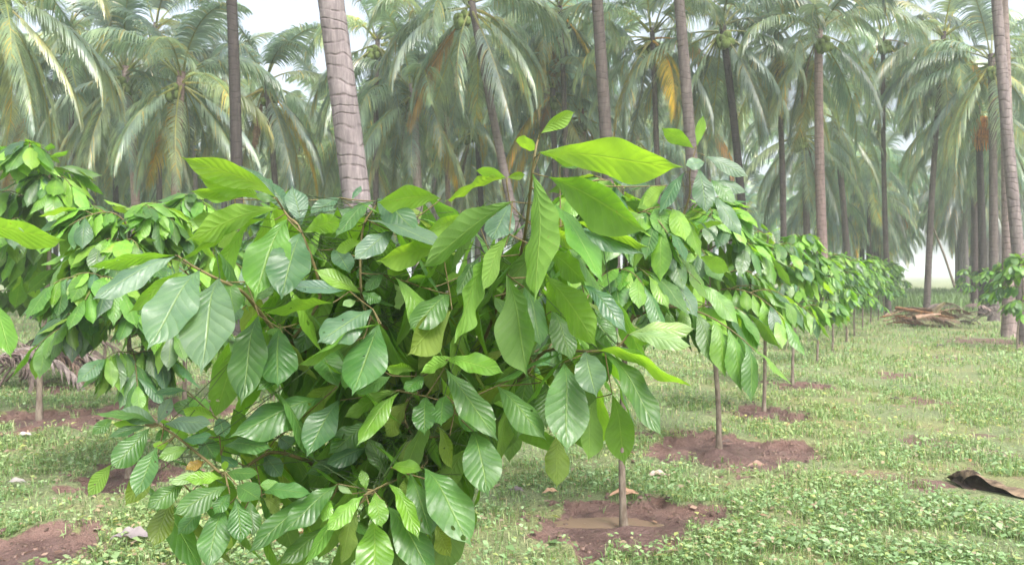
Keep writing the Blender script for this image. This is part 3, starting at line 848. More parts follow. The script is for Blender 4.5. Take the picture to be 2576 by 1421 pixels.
for key in LEAVES:
    path = smooth_path([P_ if False else to_local(tpt(*q)) for q in BRANCH[key]])
    start = jor if key in ('bottom', 'lowleft') else top_p
    path = np.concatenate([smooth_path([start, path[0]], 3)[:-1], path])
    ba = Acc(); n = len(path); rads = np.linspace(.0068, .0024, n); tube(ba, path, rads, 8)
    nodes = [p for p in path]
    ls = [L_ for L_ in all_leaves if L_['key'] == key]
    ls.sort(key=lambda q: min(np.linalg.norm(to_local(q['B']) - p) for p in nodes))
    for L_ in ls:
        B = to_local(L_['B']); j = min(range(len(nodes)), key=lambda k: np.linalg.norm(nodes[k] - B) + .5 * max(0, B[1] - nodes[k][1])); dd = np.linalg.norm(nodes[j] - B)
        if dd > .012:
            mid = (nodes[j] + B) / 2 + np.array([0, .02, -.01]) * min(dd * 4, 1)
            tube(ba, bez(nodes[j], mid, B, 6), np.linspace(.0022 if dd > .06 else .0018, .0014, 6), 5)
            if dd > .06:
                nodes += [bez(nodes[j], mid, B, 5)[k] for k in (2, 3, 4)]
    bo = ba.obj('branch', M_TWIG, hero)
    rest = Acc()
    for L_ in ls:
        c = np.array(TONE[L_['tone']]) * hr.uniform(.88, 1.14) * np.array([hr.uniform(.9, 1.12), 1, hr.uniform(.85, 1.15)])
        args = dict(nu=44 if L_['own'] else 26, nvh=5 if L_['own'] else 3, arch=hr.uniform(.02, .10), fold=hr.uniform(-.12, .22), rip=hr.uniform(.03, .09), corr=hr.uniform(.003, .010) if L_['tone'] in 'gdos' else hr.uniform(.001, .004), seed=hr.random(), side=hr.uniform(-.02, .02))
        if L_['own']:
            a_ = Acc(); leaf(a_, to_local(L_['B']), to_local(L_['T']), L_['W'], L_['n'], c, **args); a_.obj('leaf', M_LEAF, bo)
        else: leaf(rest, to_local(L_['B']), to_local(L_['T']), L_['W'], L_['n'], c, **args)
    # inner leaves on the shaded side of the same limb
    fill = {'top': 95, 'topleft': 100, 'left': 8, 'middle': 150, 'core': 190, 'right': 60, 'bottom': 100, 'lowleft': 70}[key]
    for q in range(fill):
        j = hr.randint(3, len(path) - 1) if key not in ('left', 'top') else hr.randint(2, len(path) * (9 if key == 'top' else 10) // 15)
        p = path[j] + np.array([hr.gauss(0, .15), abs(hr.gauss(.08, .13)), hr.gauss(0, .11)])
        az = hr.uniform(0, 6.28); d_ = np.array([math.cos(az), abs(math.sin(az)) * .8 - .1, -hr.uniform(.4, 2.0)]); ll = hr.uniform(.19, .31)
        if not (inside(p + HL) and inside(p + unit(d_) * ll + HL)): continue
        tube(rest, bez(path[j], (path[j] + p) / 2, p, 4), .0011, 4, K=(.06, .11, .03))
        nrm = nat_normal(d_) + np.array([hr.gauss(0, .3), hr.gauss(0, .3), hr.gauss(0, .2)])
        leaf(rest, p, p + unit(d_) * ll, ll * hr.uniform(.29, .37), nrm, np.array(TONE[hr.choice('ggggmmmmoy')]) * hr.uniform(.9, 1.25), 16, 2, hr.uniform(.02, .08), .1, .04, 0, hr.random())
    rest.obj('foliage', M_LEAF, bo)

# twig and leaves reaching up from the sapling behind it
T2 = """
D 690 180 480 520 110 4.45 4.35 U d
D 800 150 870 520 180 4.40 4.30 U d
D 850 50 1210 220 120 4.45 4.40 U s
D 910 250 1200 350 90 4.45 4.40 U s
D 900 240 1100 440 110 4.45 4.35 U g
D 900 360 1160 710 130 4.40 4.30 U d
D 850 100 690 130 110 4.45 4.35 U s
D 640 490 490 630 95 4.50 4.40 U d
D 560 780 680 1150 150 4.40 4.30 U g
D 540 790 600 1000 95 4.35 4.28 U d
D 560 1000 800 1370 150 4.40 4.30 U d
D 820 1090 1130 1420 150 4.50 4.40 U m
D 800 860 1060 990 160 4.60 4.50 L y
D 1010 600 770 620 60 4.6 4.5 L y
D 540 290 300 480 150 4.6 4.5 L m
D 190 1170 350 1350 160 4.45 4.35 U d
D 340 980 330 1260 140 4.45 4.35 U d
D 100 1000 60 1330 150 4.5 4.4 U d
D 450 950 480 1230 150 4.45 4.35 U d
D 420 560 330 520 120 4.6 4.5 U d
D 250 900 300 1080 140 4.5 4.4 U g
3 2310 460 2000 265 150 4.45 4.42 L y
3 2340 440 2400 140 100 4.45 4.42 L y
3 2300 620 2240 580 60 4.45 4.4 U d
"""
sap2 = [o for o in bpy.data.objects if o.name.startswith('cocoa_sapling') and 'right behind the largest' in (o.get('label') or '')][0]
bpy.context.view_layer.update()
inv = sap2.matrix_world.inverted()
def s2(v): q = inv @ Vector(v); return np.array(q)
ba = Acc(); tw = smooth_path([s2(P(1563, 900, 4.7)), s2(P(1590, 800, 4.62)), s2(tpt('D', 400, 980, 4.55)), s2(tpt('D', 560, 780, 4.5)), s2(tpt('D', 720, 400, 4.47)), s2(tpt('D', 730, 190, 4.45)), s2(tpt('3', 2330, 450, 4.45))])
tube(ba, tw, np.linspace(.012, .003, len(tw)), 6)
fa = Acc()
for ln in T2.strip().splitlines():
    f = ln.split(); t = f[0]; bx, by, tx, ty, wpx, db, dt = map(float, f[1:8]); B, T = tpt(t, bx, by, db), tpt(t, tx, ty, dt)
    Wd, nn = solve_leaf(B, T, wpx, t, f[8]); Bl, Tl = s2(B), s2(T); nl = np.array(inv.to_3x3() @ Vector(nn))
    j = int(np.argmin(np.linalg.norm(tw - Bl, axis=1))); tube(ba, bez(tw[j], (tw[j] + Bl) / 2 + [0, 0, .01], Bl, 5), .002, 5)
    leaf(fa, Bl, Tl, Wd / sap2.scale[0], nl, np.array(TONE[f[9]]) * hr.uniform(.85, 1.15), 20, 3, hr.uniform(.02, .07), .06, .04, .01, hr.random())
b2 = ba.obj('branch', M_TWIG, sap2); fa.obj('foliage', M_LEAF, b2)

# a neighbouring sapling mostly outside the left edge whose twigs reach into the picture
nx, ny = -2.35, 2.35
nb = empty('cocoa_sapling', (nx, ny, float(gz(np.array([nx]), np.array([ny]))[0])))
tag(nb, 'sapling outside the left edge, only a bright leaf and a dark leaf reach in', 'sapling', 'young cocoa trees planted in rows')
NL = np.array(nb.location); ta = Acc(); tube(ta, bez(np.array([0, 0, -.03]), np.array([.05, 0, .7]), np.array([0, 0, 1.45]), 10), np.linspace(.03, .012, 10), 8); ta.obj('trunk', M_BARK, nb)
ba, fa = Acc(), Acc()
for row in ("1 -400 960 640 1095 250 1.95 1.85 L y", "4 -90 440 110 1030 210 2.0 1.9 U m"):
    f = row.split(); B, T = tpt(f[0], float(f[1]), float(f[2]), float(f[6])), tpt(f[0], float(f[3]), float(f[4]), float(f[7]))
    Wd, nn = solve_leaf(B, T, float(f[5]), f[0], f[8]); st = np.array([0, 0, 1.35])
    tube(ba, bez(st, (st + B - NL) / 2 + [0, 0, .15], B - NL, 10), np.linspace(.008, .003, 10), 6)
    leaf(fa, B - NL, T - NL, Wd, nn, np.array(TONE[f[9]]) * 1.1, 40, 5, .03, .05, .04, .01, .4)
for q in range(40):
    az = q * 2.4; p = np.array([.35 * math.cos(az) * (q % 4) / 3 - .15, .3 * math.sin(az), 1.0 + .5 * ((q * 7) % 10) / 10]); d_ = np.array([math.cos(az) - .5, math.sin(az), -.9])
    tube(ba, bez(np.array([0, 0, p[2] - .1]), p * [.5, .5, 1], p, 5), .003, 5)
    leaf(fa, p, p + unit(d_) * .24, .09, nat_normal(d_), np.array(TONE[hr.choice('gmd')]), 14, 2, .05, .1, .04, 0, hr.random())
bo = ba.obj('branch', M_TWIG, nb); fa.obj('foliage', M_LEAF, bo)

# ------------------------------------------------------------------ coconut palms
def frond_arrays(e0, bend, length, seed, nleaf=74, hang=1.0, dead=False, droop=.9, maxl=1.05):
    r_ = np.random.default_rng(seed); acc = Acc()
    n = 26; s = np.linspace(0, 1, n); ang = R(e0) - R(bend) * s ** 1.25
    step = length / (n - 1); x = np.concatenate([[0], np.cumsum(np.cos((ang[1:] + ang[:-1]) / 2) * step)]); z = np.concatenate([[0], np.cumsum(np.sin((ang[1:] + ang[:-1]) / 2) * step)])
    yb = .12 * length * r_.uniform(-1, 1) * s ** 2
    pts = np.stack([x, yb, z], -1); stem = (.9, .85, .45) if not dead else (.9, .8, .7)
    tube(acc, pts, np.interp(s, [0, .15, 1], [.045, .028, .006]) * length / 4, 5, K=np.array(stem) * np.array([1.5, 1.25, 1.0]))
    st = .17; V, K, Q = [], [], []
    for i in range(nleaf):
        f = st + (1 - st) * (i + .5) / nleaf
        c = np.array([np.interp(f, s, x), np.interp(f, s, yb), np.interp(f, s, z)]); a = np.interp(f, s, ang)
        T = np.array([math.cos(a), 0, math.sin(a)]); Nn = np.array([-math.sin(a), 0, math.cos(a)])
        g_ = (f - st) / (1 - st); ll = maxl * (math.sin(math.pi * (.16 + .78 * g_)) ** .8) * length / 4.2 * r_.uniform(.85, 1.1)
        for sd in (-1, 1):
            if dead: d0 = T * .8 + np.array([0, sd * .35, 0]) + r_.normal(0, .15, 3)
            else: d0 = T * (.35 + .7 * g_) + np.array([0, sd, 0]) * (1.0 - .3 * g_) + Nn * .25 + r_.normal(0, .06, 3)
            d0 = unit(d0); p = c.copy(); wv = unit(np.cross(d0, Nn)) 
            wv = T * .8 + Nn * .3 if not dead else np.array([0, 1., 0])
            hg = hang * r_.uniform(.75, 1.25); w_ = .031 * length / 4.2 * r_.uniform(.8, 1.2)
            tint = np.array([1, 1, 1]) * r_.uniform(.8, 1.2)
            if r_.random() < .05: tint = tint * np.array([1.6, 1.05, .6])
            k0 = len(V)
            for m in range(5):
                q = m / 4; ww = w_ * (1 - q ** 2.2) + .003
                V += [p - wv * ww, p + wv * ww]
                K += [tint * (1 + .35 * q), tint * (1 + .35 * q)]
                d_ = unit(d0 + np.array([0, 0, -1]) * hg * 2.4 * ((m + .6) / 4) ** 1.2); p = p + d_ * ll / 4
            Q += [(k0 + 2 * m, k0 + 2 * m + 1, k0 + 2 * m + 3, k0 + 2 * m + 2) for m in range(4)]
    acc.add(np.array(V), np.array(Q), None, np.array(K))
    return np.concatenate(acc.V), np.concatenate(acc.Q), np.concatenate(acc.K)
FR = {}   # kind -> list of (arrays, mesh)
spec = {'up': [(76, 75), (66, 95)], 'arch': [(52, 125), (40, 118), (28, 108)], 'droop': [(12, 98), (2, 88), (-10, 78)], 'hang': [(-30, 55), (-42, 46), (-52, 36)], 'dead': [(-72, 16), (-78, 10)]}
sd = 40
for k, lst in spec.items():
    FR[k] = []
    for e0, bd in lst:
        sd += 1; A = frond_arrays(e0, bd, 3.35 if k != 'dead' else 2.7, sd, 74, {'up': .6, 'arch': .95, 'droop': 1.2, 'hang': 1.3, 'dead': 1}[k], k == 'dead')
        FR[k].append((A, make_mesh('frond', A[0], A[1], M_FROND if k != 'dead' else M_DRY, None, A[2], False)))
GREENS = [(.14, .205, .15), (.19, .26, .195), (.23, .295, .22), (.20, .255, .235), (.26, .315, .21), (.33, .35, .21)]
DEADC = (.23, .15, .09)
def crown_plan(seed, n=30):
    r_ = random.Random(seed); out = []
    for i in range(n):
        f = i / (n - 1); az = i * 2.39996 + r_.uniform(-.25, .25)
        k = 'up' if f < .09 else 'arch' if f < .30 else 'droop' if f < .56 else 'hang'
        col = GREENS[min(5, int(r_.triangular(0, 6, 1.0 + 3.4 * f)))]
        if f > .55 and r_.random() < .06: col = r_.choice([(.34, .22, .09), (.36, .31, .10), (.27, .17, .09)])
        q_ = r_.uniform(.72, 1.3); col = tuple(v * q_ for v in col)
        out.append((k, r_.randrange(len(spec[k])), az, r_.uniform(.9, 1.1), col))
    for i in range(r_.choice([0, 0, 0, 1, 1])): out.append(('dead', i % 2, r_.uniform(0, 6.28), r_.uniform(.45, .7), DEADC))
    return out
def crown_mesh(seed):
    V, Q, K, n = [], [], [], 0
    for k, vi, az, sc, col in crown_plan(seed, 30):
        A = FR[k][vi][0]; c, s = math.cos(az) * sc, math.sin(az) * sc; v = A[0]
        V.append(np.stack([v[:, 0] * c - v[:, 1] * s, v[:, 0] * s + v[:, 1] * c, v[:, 2] * sc], -1)); Q.append(A[1] + n); n += len(v); K.append(A[2] * np.array(col) * 10)
    return make_mesh('crown', np.concatenate(V), np.concatenate(Q), M_FROND, None, np.concatenate(K), False)
CROWNS = [crown_mesh(s) for s in (101, 102, 103, 104)]
def trunk_mesh(h, r0, r1, lx, ly, cv, seed):
    n = int(max(24, h * 14)); s = np.linspace(0, 1, n)
    r_ = random.Random(seed)
    x = lx * s + cv * np.sin(math.pi * s) ; y = ly * s + .4 * cv * np.sin(math.pi * s + .5) - .4 * cv * math.sin(.5) * (1 - s)
    rad = r1 + (r0 - r1) * (1 - s) ** 1.3 + .5 * r0 * np.exp(-s * h / .25)
    rad = rad * (1 + .012 * np.sin(s * h * 2 * math.pi * 4.5) + .012 * np.array([r_.uniform(-1, 1) for _ in range(n)]))
    a = Acc(); tube(a, np.stack([x, y, s * (h + .1) - .1], -1), rad, 14); return a.mesh('trunk', M_PALM), np.array([x[-1], y[-1], h])
def nut_mesh():
    a = Acc(); r_ = random.Random(3)
    for i in range(9):
        c = np.array([r_.uniform(-.16, .16), r_.uniform(-.16, .16), -r_.uniform(.1, .45)]); nu_, nv_ = 7, 10; V = []
        for u in range(nu_ + 1):
            th = math.pi * u / nu_
            for v in range(nv_): ph = 2 * math.pi * v / nv_; V.append(c + [.1 * math.sin(th) * math.cos(ph), .1 * math.sin(th) * math.sin(ph), .13 * math.cos(th)])
        a.add(V, grid_faces(nu_, nv_, True), None, (.9, .9, .7))
    return a.mesh('coconut_bunch', M_DRY)
NUT = nut_mesh()
def branchy_mesh():     # dry flower stalk bunch
    a = Acc(); r_ = random.Random(8)
    for i in range(46):
        az = r_.uniform(0, 6.28); p2 = np.array([.35 * math.cos(az) * r_.random(), .35 * math.sin(az) * r_.random(), -r_.uniform(.35, .8)])
        tube(a, bez(np.zeros(3), np.array([p2[0] * .9, p2[1] * .9, -.1]), p2, 5), .013, 4)
    return a.mesh('flower_stalk', M_DRY)
STALK = branchy_mesh()
def palm(pxb, Y, pxt, h, wpx, label, near=True, seed=0, dark=(.26, .23, .22), orange=0, yellow=0, ly=0.0, cv=.05, group='coconut palms of the grove'):
    bx = (pxb - CX) / F * Y; tx = (pxt - CX) / F * Y - bx
    r1 = wpx / F * Y * .5
    z0 = float(gz(np.array([bx]), np.array([Y]))[0]) if Y < 40 else 0.
    tm, top = trunk_mesh(h - z0, r1 * 1.18, r1 * .82, tx, ly, cv, seed)
    root = empty('coconut_palm', (bx, Y, z0)); tag(root, label, 'palm tree', group)
    t = link(bpy.data.objects.new('trunk', tm), root); t.color = (*dark, 1)
    r_ = random.Random(seed * 7 + 1)
    if near:
        rz0 = r_.uniform(0, 6.28)
        for q, (k, vi, az, sc, col) in enumerate(crown_plan(seed + 500)):
            f = link(bpy.data.objects.new('frond' if k != 'dead' else 'dead_frond', FR[k][vi][1]), root)
            if k == 'dead': f['label'] = 'brown dead frond hanging against the trunk'
            if k in ('droop', 'hang') and math.sin(az + rz0) < -.35 and (q * 37 + seed) % 10 < 7: C.objects.unlink(f); bpy.data.objects.remove(f); continue
            zoff = {'up': 0, 'arch': -.12, 'droop': -.3, 'hang': -.42, 'dead': -.5}[k]
            f.location = tuple(top + np.array([.10 * math.cos(az + rz0), .10 * math.sin(az + rz0), zoff])); f.rotation_euler = (r_.uniform(-.1, .1), r_.uniform(-.08, .08), az + rz0); sc *= 1.0; f.scale = (sc, sc, sc)
            if yellow and k == 'hang' and q % 3 == 0: col = (.42, .32, .05); f['label'] = 'old frond turned golden yellow'; yellow -= 1
            f.color = (*col, 1)
        for q in range(2):
            f = link(bpy.data.objects.new('coconut_bunch', NUT), root); a = r_.uniform(0, 6.28); f.location = tuple(top + [.22 * math.cos(a), .22 * math.sin(a), -.35]); f.color = (.13, .19, .05, 1)
        for q in range(orange):
            f = link(bpy.data.objects.new('flower_stalk', STALK), root); a = -1.57 + .5 * q; f.location = tuple(top + [.3 * math.cos(a), .3 * math.sin(a), -.5]); f.color = (.62, .27, .05, 1); f['label'] = 'drooping orange flower stalks'; f.scale = (1.3, 1.3, 1.5)
    else:
        f = link(bpy.data.objects.new('crown', CROWNS[seed % 4]), root); f.location = tuple(top - [0, 0, .2]); s_ = r_.uniform(.95, 1.15); f.scale = (s_, s_, s_); f.rotation_euler = (0, 0, r_.uniform(0, 6.28))
        g_ = r_.uniform(.10, .14); f.color = (g_ * r_.uniform(.9, 1.15), g_, g_ * r_.uniform(.85, 1.2), 1)
    return root
LIGHT, MIDC, DARK = (.205, .18, .185), (.125, .105, .10), (.05, .042, .04)
PALMS = [
 (962, 9.4, 620, 11.5, 66, 'thick pale grey ringed palm trunk, nearest palm, leaning left behind the largest sapling', LIGHT, 0, 0),
 (599, 19, 547, 14, 28, 'very dark straight palm trunk left of the thick pale one', DARK, 0, 0),
 (1361, 21, 1184, 8.7, 22, 'slim left leaning palm with dark crown base at the top edge beside yellow fronds', MIDC, 0, 0),
 (1554, 20, 1469, 13, 31, 'dark rough palm trunk standing above the biggest light green leaf', (.085, .07, .065), 0, 0),
 (1771, 20, 1666, 13, 29, 'grey brown palm trunk behind the two small upright leaves right of centre', MIDC, 0, 0),
 (1885, 23, 1815, 8.7, 21, 'dark palm trunk leaning left, right of the grey brown one behind the upright leaves', DARK, 0, 0),
 (2078, 23, 2060, 8.6, 24, 'reddish brown ringed palm trunk rising over the row of saplings', (.27, .20, .19), 0, 0),
 (2034, 30, 2020, 6.9, 17, 'short far palm just left of the reddish brown trunk with a dark shaggy crown', MIDC, 0, 0),
 (2140, 34, 2100, 8.2, 16, 'thin palm leaning left above the far saplings', MIDC, 0, 0),
 (2539, 18.5, 2497, 12, 27, 'straight brown ringed palm trunk at the right edge', (.25, .2, .19), 0, 0),
 (2584, 16.6, 2468, 12, 26, 'grey curved palm at the far right whose foot stands by the edge', (.2, .17, .17), 0, 0),
 (2500, 25, 2494, 8.3, 20, 'brown palm trunk left of the straight ringed one in the right hand row', MIDC, 0, 0),
 (2474, 28, 2458, 7.4, 18, 'dark palm trunk with orange flower stalks at its crown, right hand row', DARK, 2, 0),
 (2452, 32, 2443, 7.6, 17, 'very dark slim palm trunk, leftmost of the thick ones in the right hand row', (.08, .06, .06), 0, 0),
 (2434, 42, 2430, 6.9, 12, 'pale thin far palm trunk, right one of the pale group', LIGHT, 0, 0),
 (2421, 47, 2416, 6.9, 11, 'pale thin far palm trunk in the middle of the pale group', LIGHT, 0, 0),
 (2408, 54, 2404, 7.1, 10, 'pale thin far palm trunk, left one of the pale group', LIGHT, 0, 0),
 (342, 23, 316, 7.4, 22, 'greyish pink ringed palm trunk standing over the wide bushy sapling', (.36, .27, .26), 0, 0),
 (444, 22, 456, 7.0, 24, 'brown palm trunk right of the greyish pink one, under a wide drooping crown', (.25, .18, .16), 0, 1),
 (240, 33, 232, 6.9, 13, 'thin palm trunk above the left saplings', MIDC, 0, 0),
 (290, 30, 286, 7.6, 14, 'thin darker palm trunk between the thin left one and the greyish pink one', DARK, 0, 0),
 (487, 30, 484, 6.4, 15, 'pale palm trunk just right of the brown one on the left', LIGHT, 0, 0),
 (758, 36, 752, 7.2, 11, 'thin dark palm trunk between the dark straight and the thick pale trunks', DARK, 0, 0),
 (1062, 23, 1038, 6.9, 23, 'grey palm trunk right of the thick pale one', (.3, .25, .24), 0, 1),
 (1222, 29, 1196, 7.0, 15, 'thin dark palm trunk left of the slim leaning one', DARK, 0, 0),
 (1480, 27, 1460, 7.0, 20, 'palm wrapped in brown hanging dead fronds left of the dark rough trunk', (.25, .15, .12), 0, 0),
 (1606, 32, 1604, 7.1, 13, 'thin brown palm trunk right of the dark rough trunk', (.2, .13, .09), 0, 0),
 (1400, 26, 1390, 7.6, 16, 'palm with yellow old fronds hanging left of the dark rough trunk', MIDC, 0, 2),
 (2187, 38, 2180, 7.2, 10, 'thin far palm trunk against the bright gap, left one', DARK, 0, 0),
 (2210, 44, 2205, 7.2, 9, 'thin far palm trunk against the bright gap, middle one', DARK, 1, 0),
 (2238, 50, 2226, 7.4, 11, 'brown far palm trunk against the bright gap, right one', (.25, .17, .14), 0, 0),
 (-40, 17, -20, 7.7, 27, 'palm outside the left edge whose long fronds arch into the upper left corner', MIDC, 0, 1),
 (400, 27, 392, 9.9, 14, 'high palm behind the brown trunk on the left, crown near the top edge', MIDC, 0, 0),
 (1420, 25, 1408, 9.9, 14, 'high crowned palm left of the dark rough trunk', MIDC, 0, 1),
 (2235, 29, 2222, 10.2, 12, 'high palm with its crown near the top edge above the far saplings', MIDC, 0, 0),
 (90, 26, 85, 7.4, 20, 'palm behind the tall sapling at the left edge', DARK, 0, 0),
 (186, 24, 170, 8.9, 15, 'dim palm trunk in the upper left between the edge and the thin trunks', MIDC, 0, 0),
 (700, 25, 668, 7.6, 16, 'palm whose drooping crown fills the space between the dark straight and the thick pale trunks', MIDC, 0, 1),
 (955, 24, 950, 8.6, 15, 'palm hidden behind the thick pale trunk, only its hanging fronds show', MIDC, 0, 0),
 (1130, 26, 1118, 8.9, 14, 'palm with light old fronds between the thick pale trunk and the slim leaning one', (.2, .15, .12), 0, 1),
 (1660, 24, 1640, 8.8, 15, 'palm behind the grey brown trunk, its fronds drooping left of it', MIDC, 0, 1),
 (1970, 25, 1950, 9.0, 15, 'palm between the leaning dark trunk and the reddish brown one', MIDC, 0, 1),
 (2330, 27, 2375, 9.6, 14, 'palm with fronds hanging from the top edge above the bright gap', MIDC, 0, 1),
]
for i, (pxb, Y, pxt, h, wpx, lb, colr, orr, yel) in enumerate(PALMS):
    palm(pxb, Y, pxt, h, wpx, lb, Y < 37, i + 1, colr, orr, yel, cv=[.05, .12, -.08, .03][i % 4])
# the rest of the planting grid
pr = random.Random(77); used = [((p[0] - CX) / F * p[1], p[1]) for p in PALMS]
cnt = 0
for off, y0, y1 in [(9.6, 30, 60)] + [(2.1, 36, 62), (-3.4, 40, 74), (3.9, 42, 80)] + [(-5.5 - 5.0 * k, 20, 64) for k in range(13)] + [(16.9, 46, 70)]:
    Y = y0 + pr.uniform(0, 5)
    off = -off
    while Y < y1:
        Xp = .516 * Y - off; q = pr.uniform(-.5, .5)
        px = CX + F * Xp / Y
        if -420 < px < 2900 and not (1930 < px < 2425 and Y > 58 and not 3 < abs(off) < 4) and all(math.hypot(Xp - a, Y - b) > (2.5 if not 3 < abs(off) < 4 else 1.2) for a, b in used):
            used.append((Xp, Y)); cnt += 1
            palm(px, Y, px + pr.uniform(-12, 8), (pr.uniform(8.6, 11.4) if Y < 44 and cnt % 5 < 3 else pr.uniform(5.2, 7.0) if 1900 < px < 2425 else pr.uniform(5.2, 8.6)), .24 * F / Y, 'one of the many palms crowding the back of the grove, trunk partly hidden', False, 200 + cnt, pr.choice([LIGHT, MIDC, DARK]), group='palms at the back of the grove')
        Y += pr.uniform(3.2, 4.8)
print('far palms', cnt)

# leaning bare pole in the bright gap
a = Acc(); p0, p1 = P(2402, 722, 36), P(2342, 560, 36); tube(a, np.array([p0, (p0 + p1) / 2 + [.05, 0, 0], p1]), np.array([.06, .05, .035]), 8)
po = empty('leaning_pole', tuple(p0)); 
for v in a.V: v -= p0
o = a.obj('leaning_pole', M_BARK); bpy.data.objects.remove(po); o.location = tuple(p0); tag(o, 'thin grey pole leaning left in the bright gap at the end of the alley', 'pole')

# ------------------------------------------------------------------ heaps of dry fronds
def dry_frond(loc, rz, pitch, roll, sc, col, label, kind=None, e0=30, group='dry fronds heaped on the ground', seed=0, bend=95, curl=False):
    A = frond_arrays(e0, bend, 2.6, 900 + seed, 40, .8, True, maxl=.7)
    o = link(bpy.data.objects.new('dry_frond', make_mesh('dry_frond', A[0], A[1], M_DRY, None, A[2], False)))
    o.location = loc; o.rotation_euler = (roll, pitch, rz); o.scale = (sc, sc, sc); o.color = (*col, 1)
    tag(o, label, 'dry frond', group); return o
GREYB = [(.22, .18, .165), (.17, .13, .12), (.27, .235, .225), (.21, .155, .125)]
hx, hy = foot(130, 10.6)
rr = random.Random(4)
for i in range(16):
    c = GREYB[i % 4]; x0 = hx - .75 + rr.uniform(-.35, .35); y0 = hy + rr.uniform(-.5, .5)
    lab = 'grey brown dry frond arching in the heap at the left edge behind the tall sapling'
    dry_frond((x0, y0, rr.uniform(0, .15)), rr.uniform(-.35, .35), 0, rr.uniform(-.5, .5), rr.uniform(.55, .75), c, lab, e0=rr.choice([62, 70, 52, 40]), bend=rr.choice([130, 140, 110]), group='dry fronds of the left heap', seed=i)
hx, hy = foot(2325, 22)
for i in range(14):
    c = [(.30, .14, .06), (.27, .17, .12), (.20, .12, .08), (.30, .24, .19)][i % 4]
    dry_frond((hx + rr.uniform(-1.1, .0), hy + rr.uniform(-.6, .6), rr.uniform(.0, .35)), rr.uniform(-.6, .5), 0, rr.uniform(-.4, .4), rr.uniform(.55, .85), c,
              'orange brown dry frond in the heap at the end of the alley', e0=rr.uniform(0, 25), bend=45, group='dry fronds of the orange heap', seed=30 + i)
hx, hy = foot(2440, 23)
for i in range(14):
    c = [(.24, .21, .20), (.34, .26, .25), (.18, .15, .14)][i % 3]
    dry_frond((hx + rr.uniform(-.9, .6), hy + rr.uniform(-.6, .6), rr.uniform(.0, .5)), rr.uniform(0, 6.28), 0, rr.uniform(-.4, .4), rr.uniform(.4, .65), c,
              'grey dry frond in the stalk heap right of the orange heap', e0=rr.uniform(5, 45), bend=75, group='dry fronds of the grey heap', seed=60 + i)
# cut frond butts
def stalk(p0, p1, r0, col, label, sag=.02):
    p0, p1 = np.array(p0), np.array(p1); a = Acc(); d_ = p1 - p0
    pts = bez(np.zeros(3), d_ / 2 + [0, 0, sag], d_, 10); tube(a, pts, np.linspace(r0, r0 * .35, 10), 8)
    a.V[0][:, 2] = a.V[0][:, 2]
    o = a.obj('frond_stalk', M_DRY); o.location = tuple(p0); o.color = (*col, 1); tag(o, label, 'frond stalk'); return o
stalk(P(2255, 775, 22.5), P(2400, 800, 20.5), .055, (.28, .14, .07), 'orange brown cut frond stalk lying across the front of the orange heap')
stalk(P(2300, 800, 20.5), P(2365, 790, 21.0), .07, (.32, .22, .16), 'pale pinkish stalk end lying below the orange stalk')
stalk(P(2352, 782, 21.5), P(2376, 762, 21.2), .09, (.5, .42, .3), 'short pale stalk poking up between the two heaps')
# hollow rotten frond butt at the right
def log():
    Y0, Y1 = 5.45, 5.05
    top = [(2417, 1216), (2432, 1196), (2452, 1190), (2475, 1203), (2500, 1218), (2530, 1230), (2560, 1243), (2600, 1256), (2660, 1270)]
    bot = [(2418, 1219), (2432, 1232), (2455, 1240), (2478, 1250), (2500, 1256), (2530, 1262), (2560, 1270), (2600, 1282), (2660, 1296)]
    n = len(top); root = empty('rotten_log', tuple(P(2500, 1262, 5.25)))
    tag(root, 'hollow rotten piece of palm log with black hollow at the lower right edge', 'log'); L0 = np.array(root.location)
    tp = np.array([P(x, y, Y0 + (Y1 - Y0) * i / (n - 1)) for i, (x, y) in enumerate(top)]); bt = np.array([P(x, y, Y0 - .06 + (Y1 - Y0) * i / (n - 1)) for i, (x, y) in enumerate(bot)])
    tp = smooth_path(tp, 5); bt = smooth_path(bt, 5); lr = random.Random(2); V, W2, E = [], [], []
    m = 8
    for i in range(len(tp)):
        t, b = tp[i], bt[i]; h = np.linalg.norm(t - b)
        for j in range(m + 1):
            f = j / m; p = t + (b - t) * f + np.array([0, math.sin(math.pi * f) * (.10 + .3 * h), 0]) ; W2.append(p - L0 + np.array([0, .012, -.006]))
        for j in range(m + 1):          # outer bark from the upper lip back over to the ground, and lip thickness
            f = j / m; k = .5 * (1 + math.sin(i * .6)) * .01
            p = t + np.array([.02 * f, .26 * f, (.035 + .3 * h) * math.sin(math.pi * min(f * 1.15, 1)) * .6 - f * (t[2] - .0) * .95 - (.0 if f else .012)]) + np.array([0, 0, k + lr.uniform(-.004, .004)])
            if j == 0: p = t + np.array([0, -.004, -.014 + k])
            V.append(p - L0)
    a = Acc(); a.add(V, grid_faces(len(tp) - 1, m)); a.obj('bark_shell', M_LOG, root)
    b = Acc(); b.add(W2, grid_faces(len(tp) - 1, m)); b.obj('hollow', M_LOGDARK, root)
log()
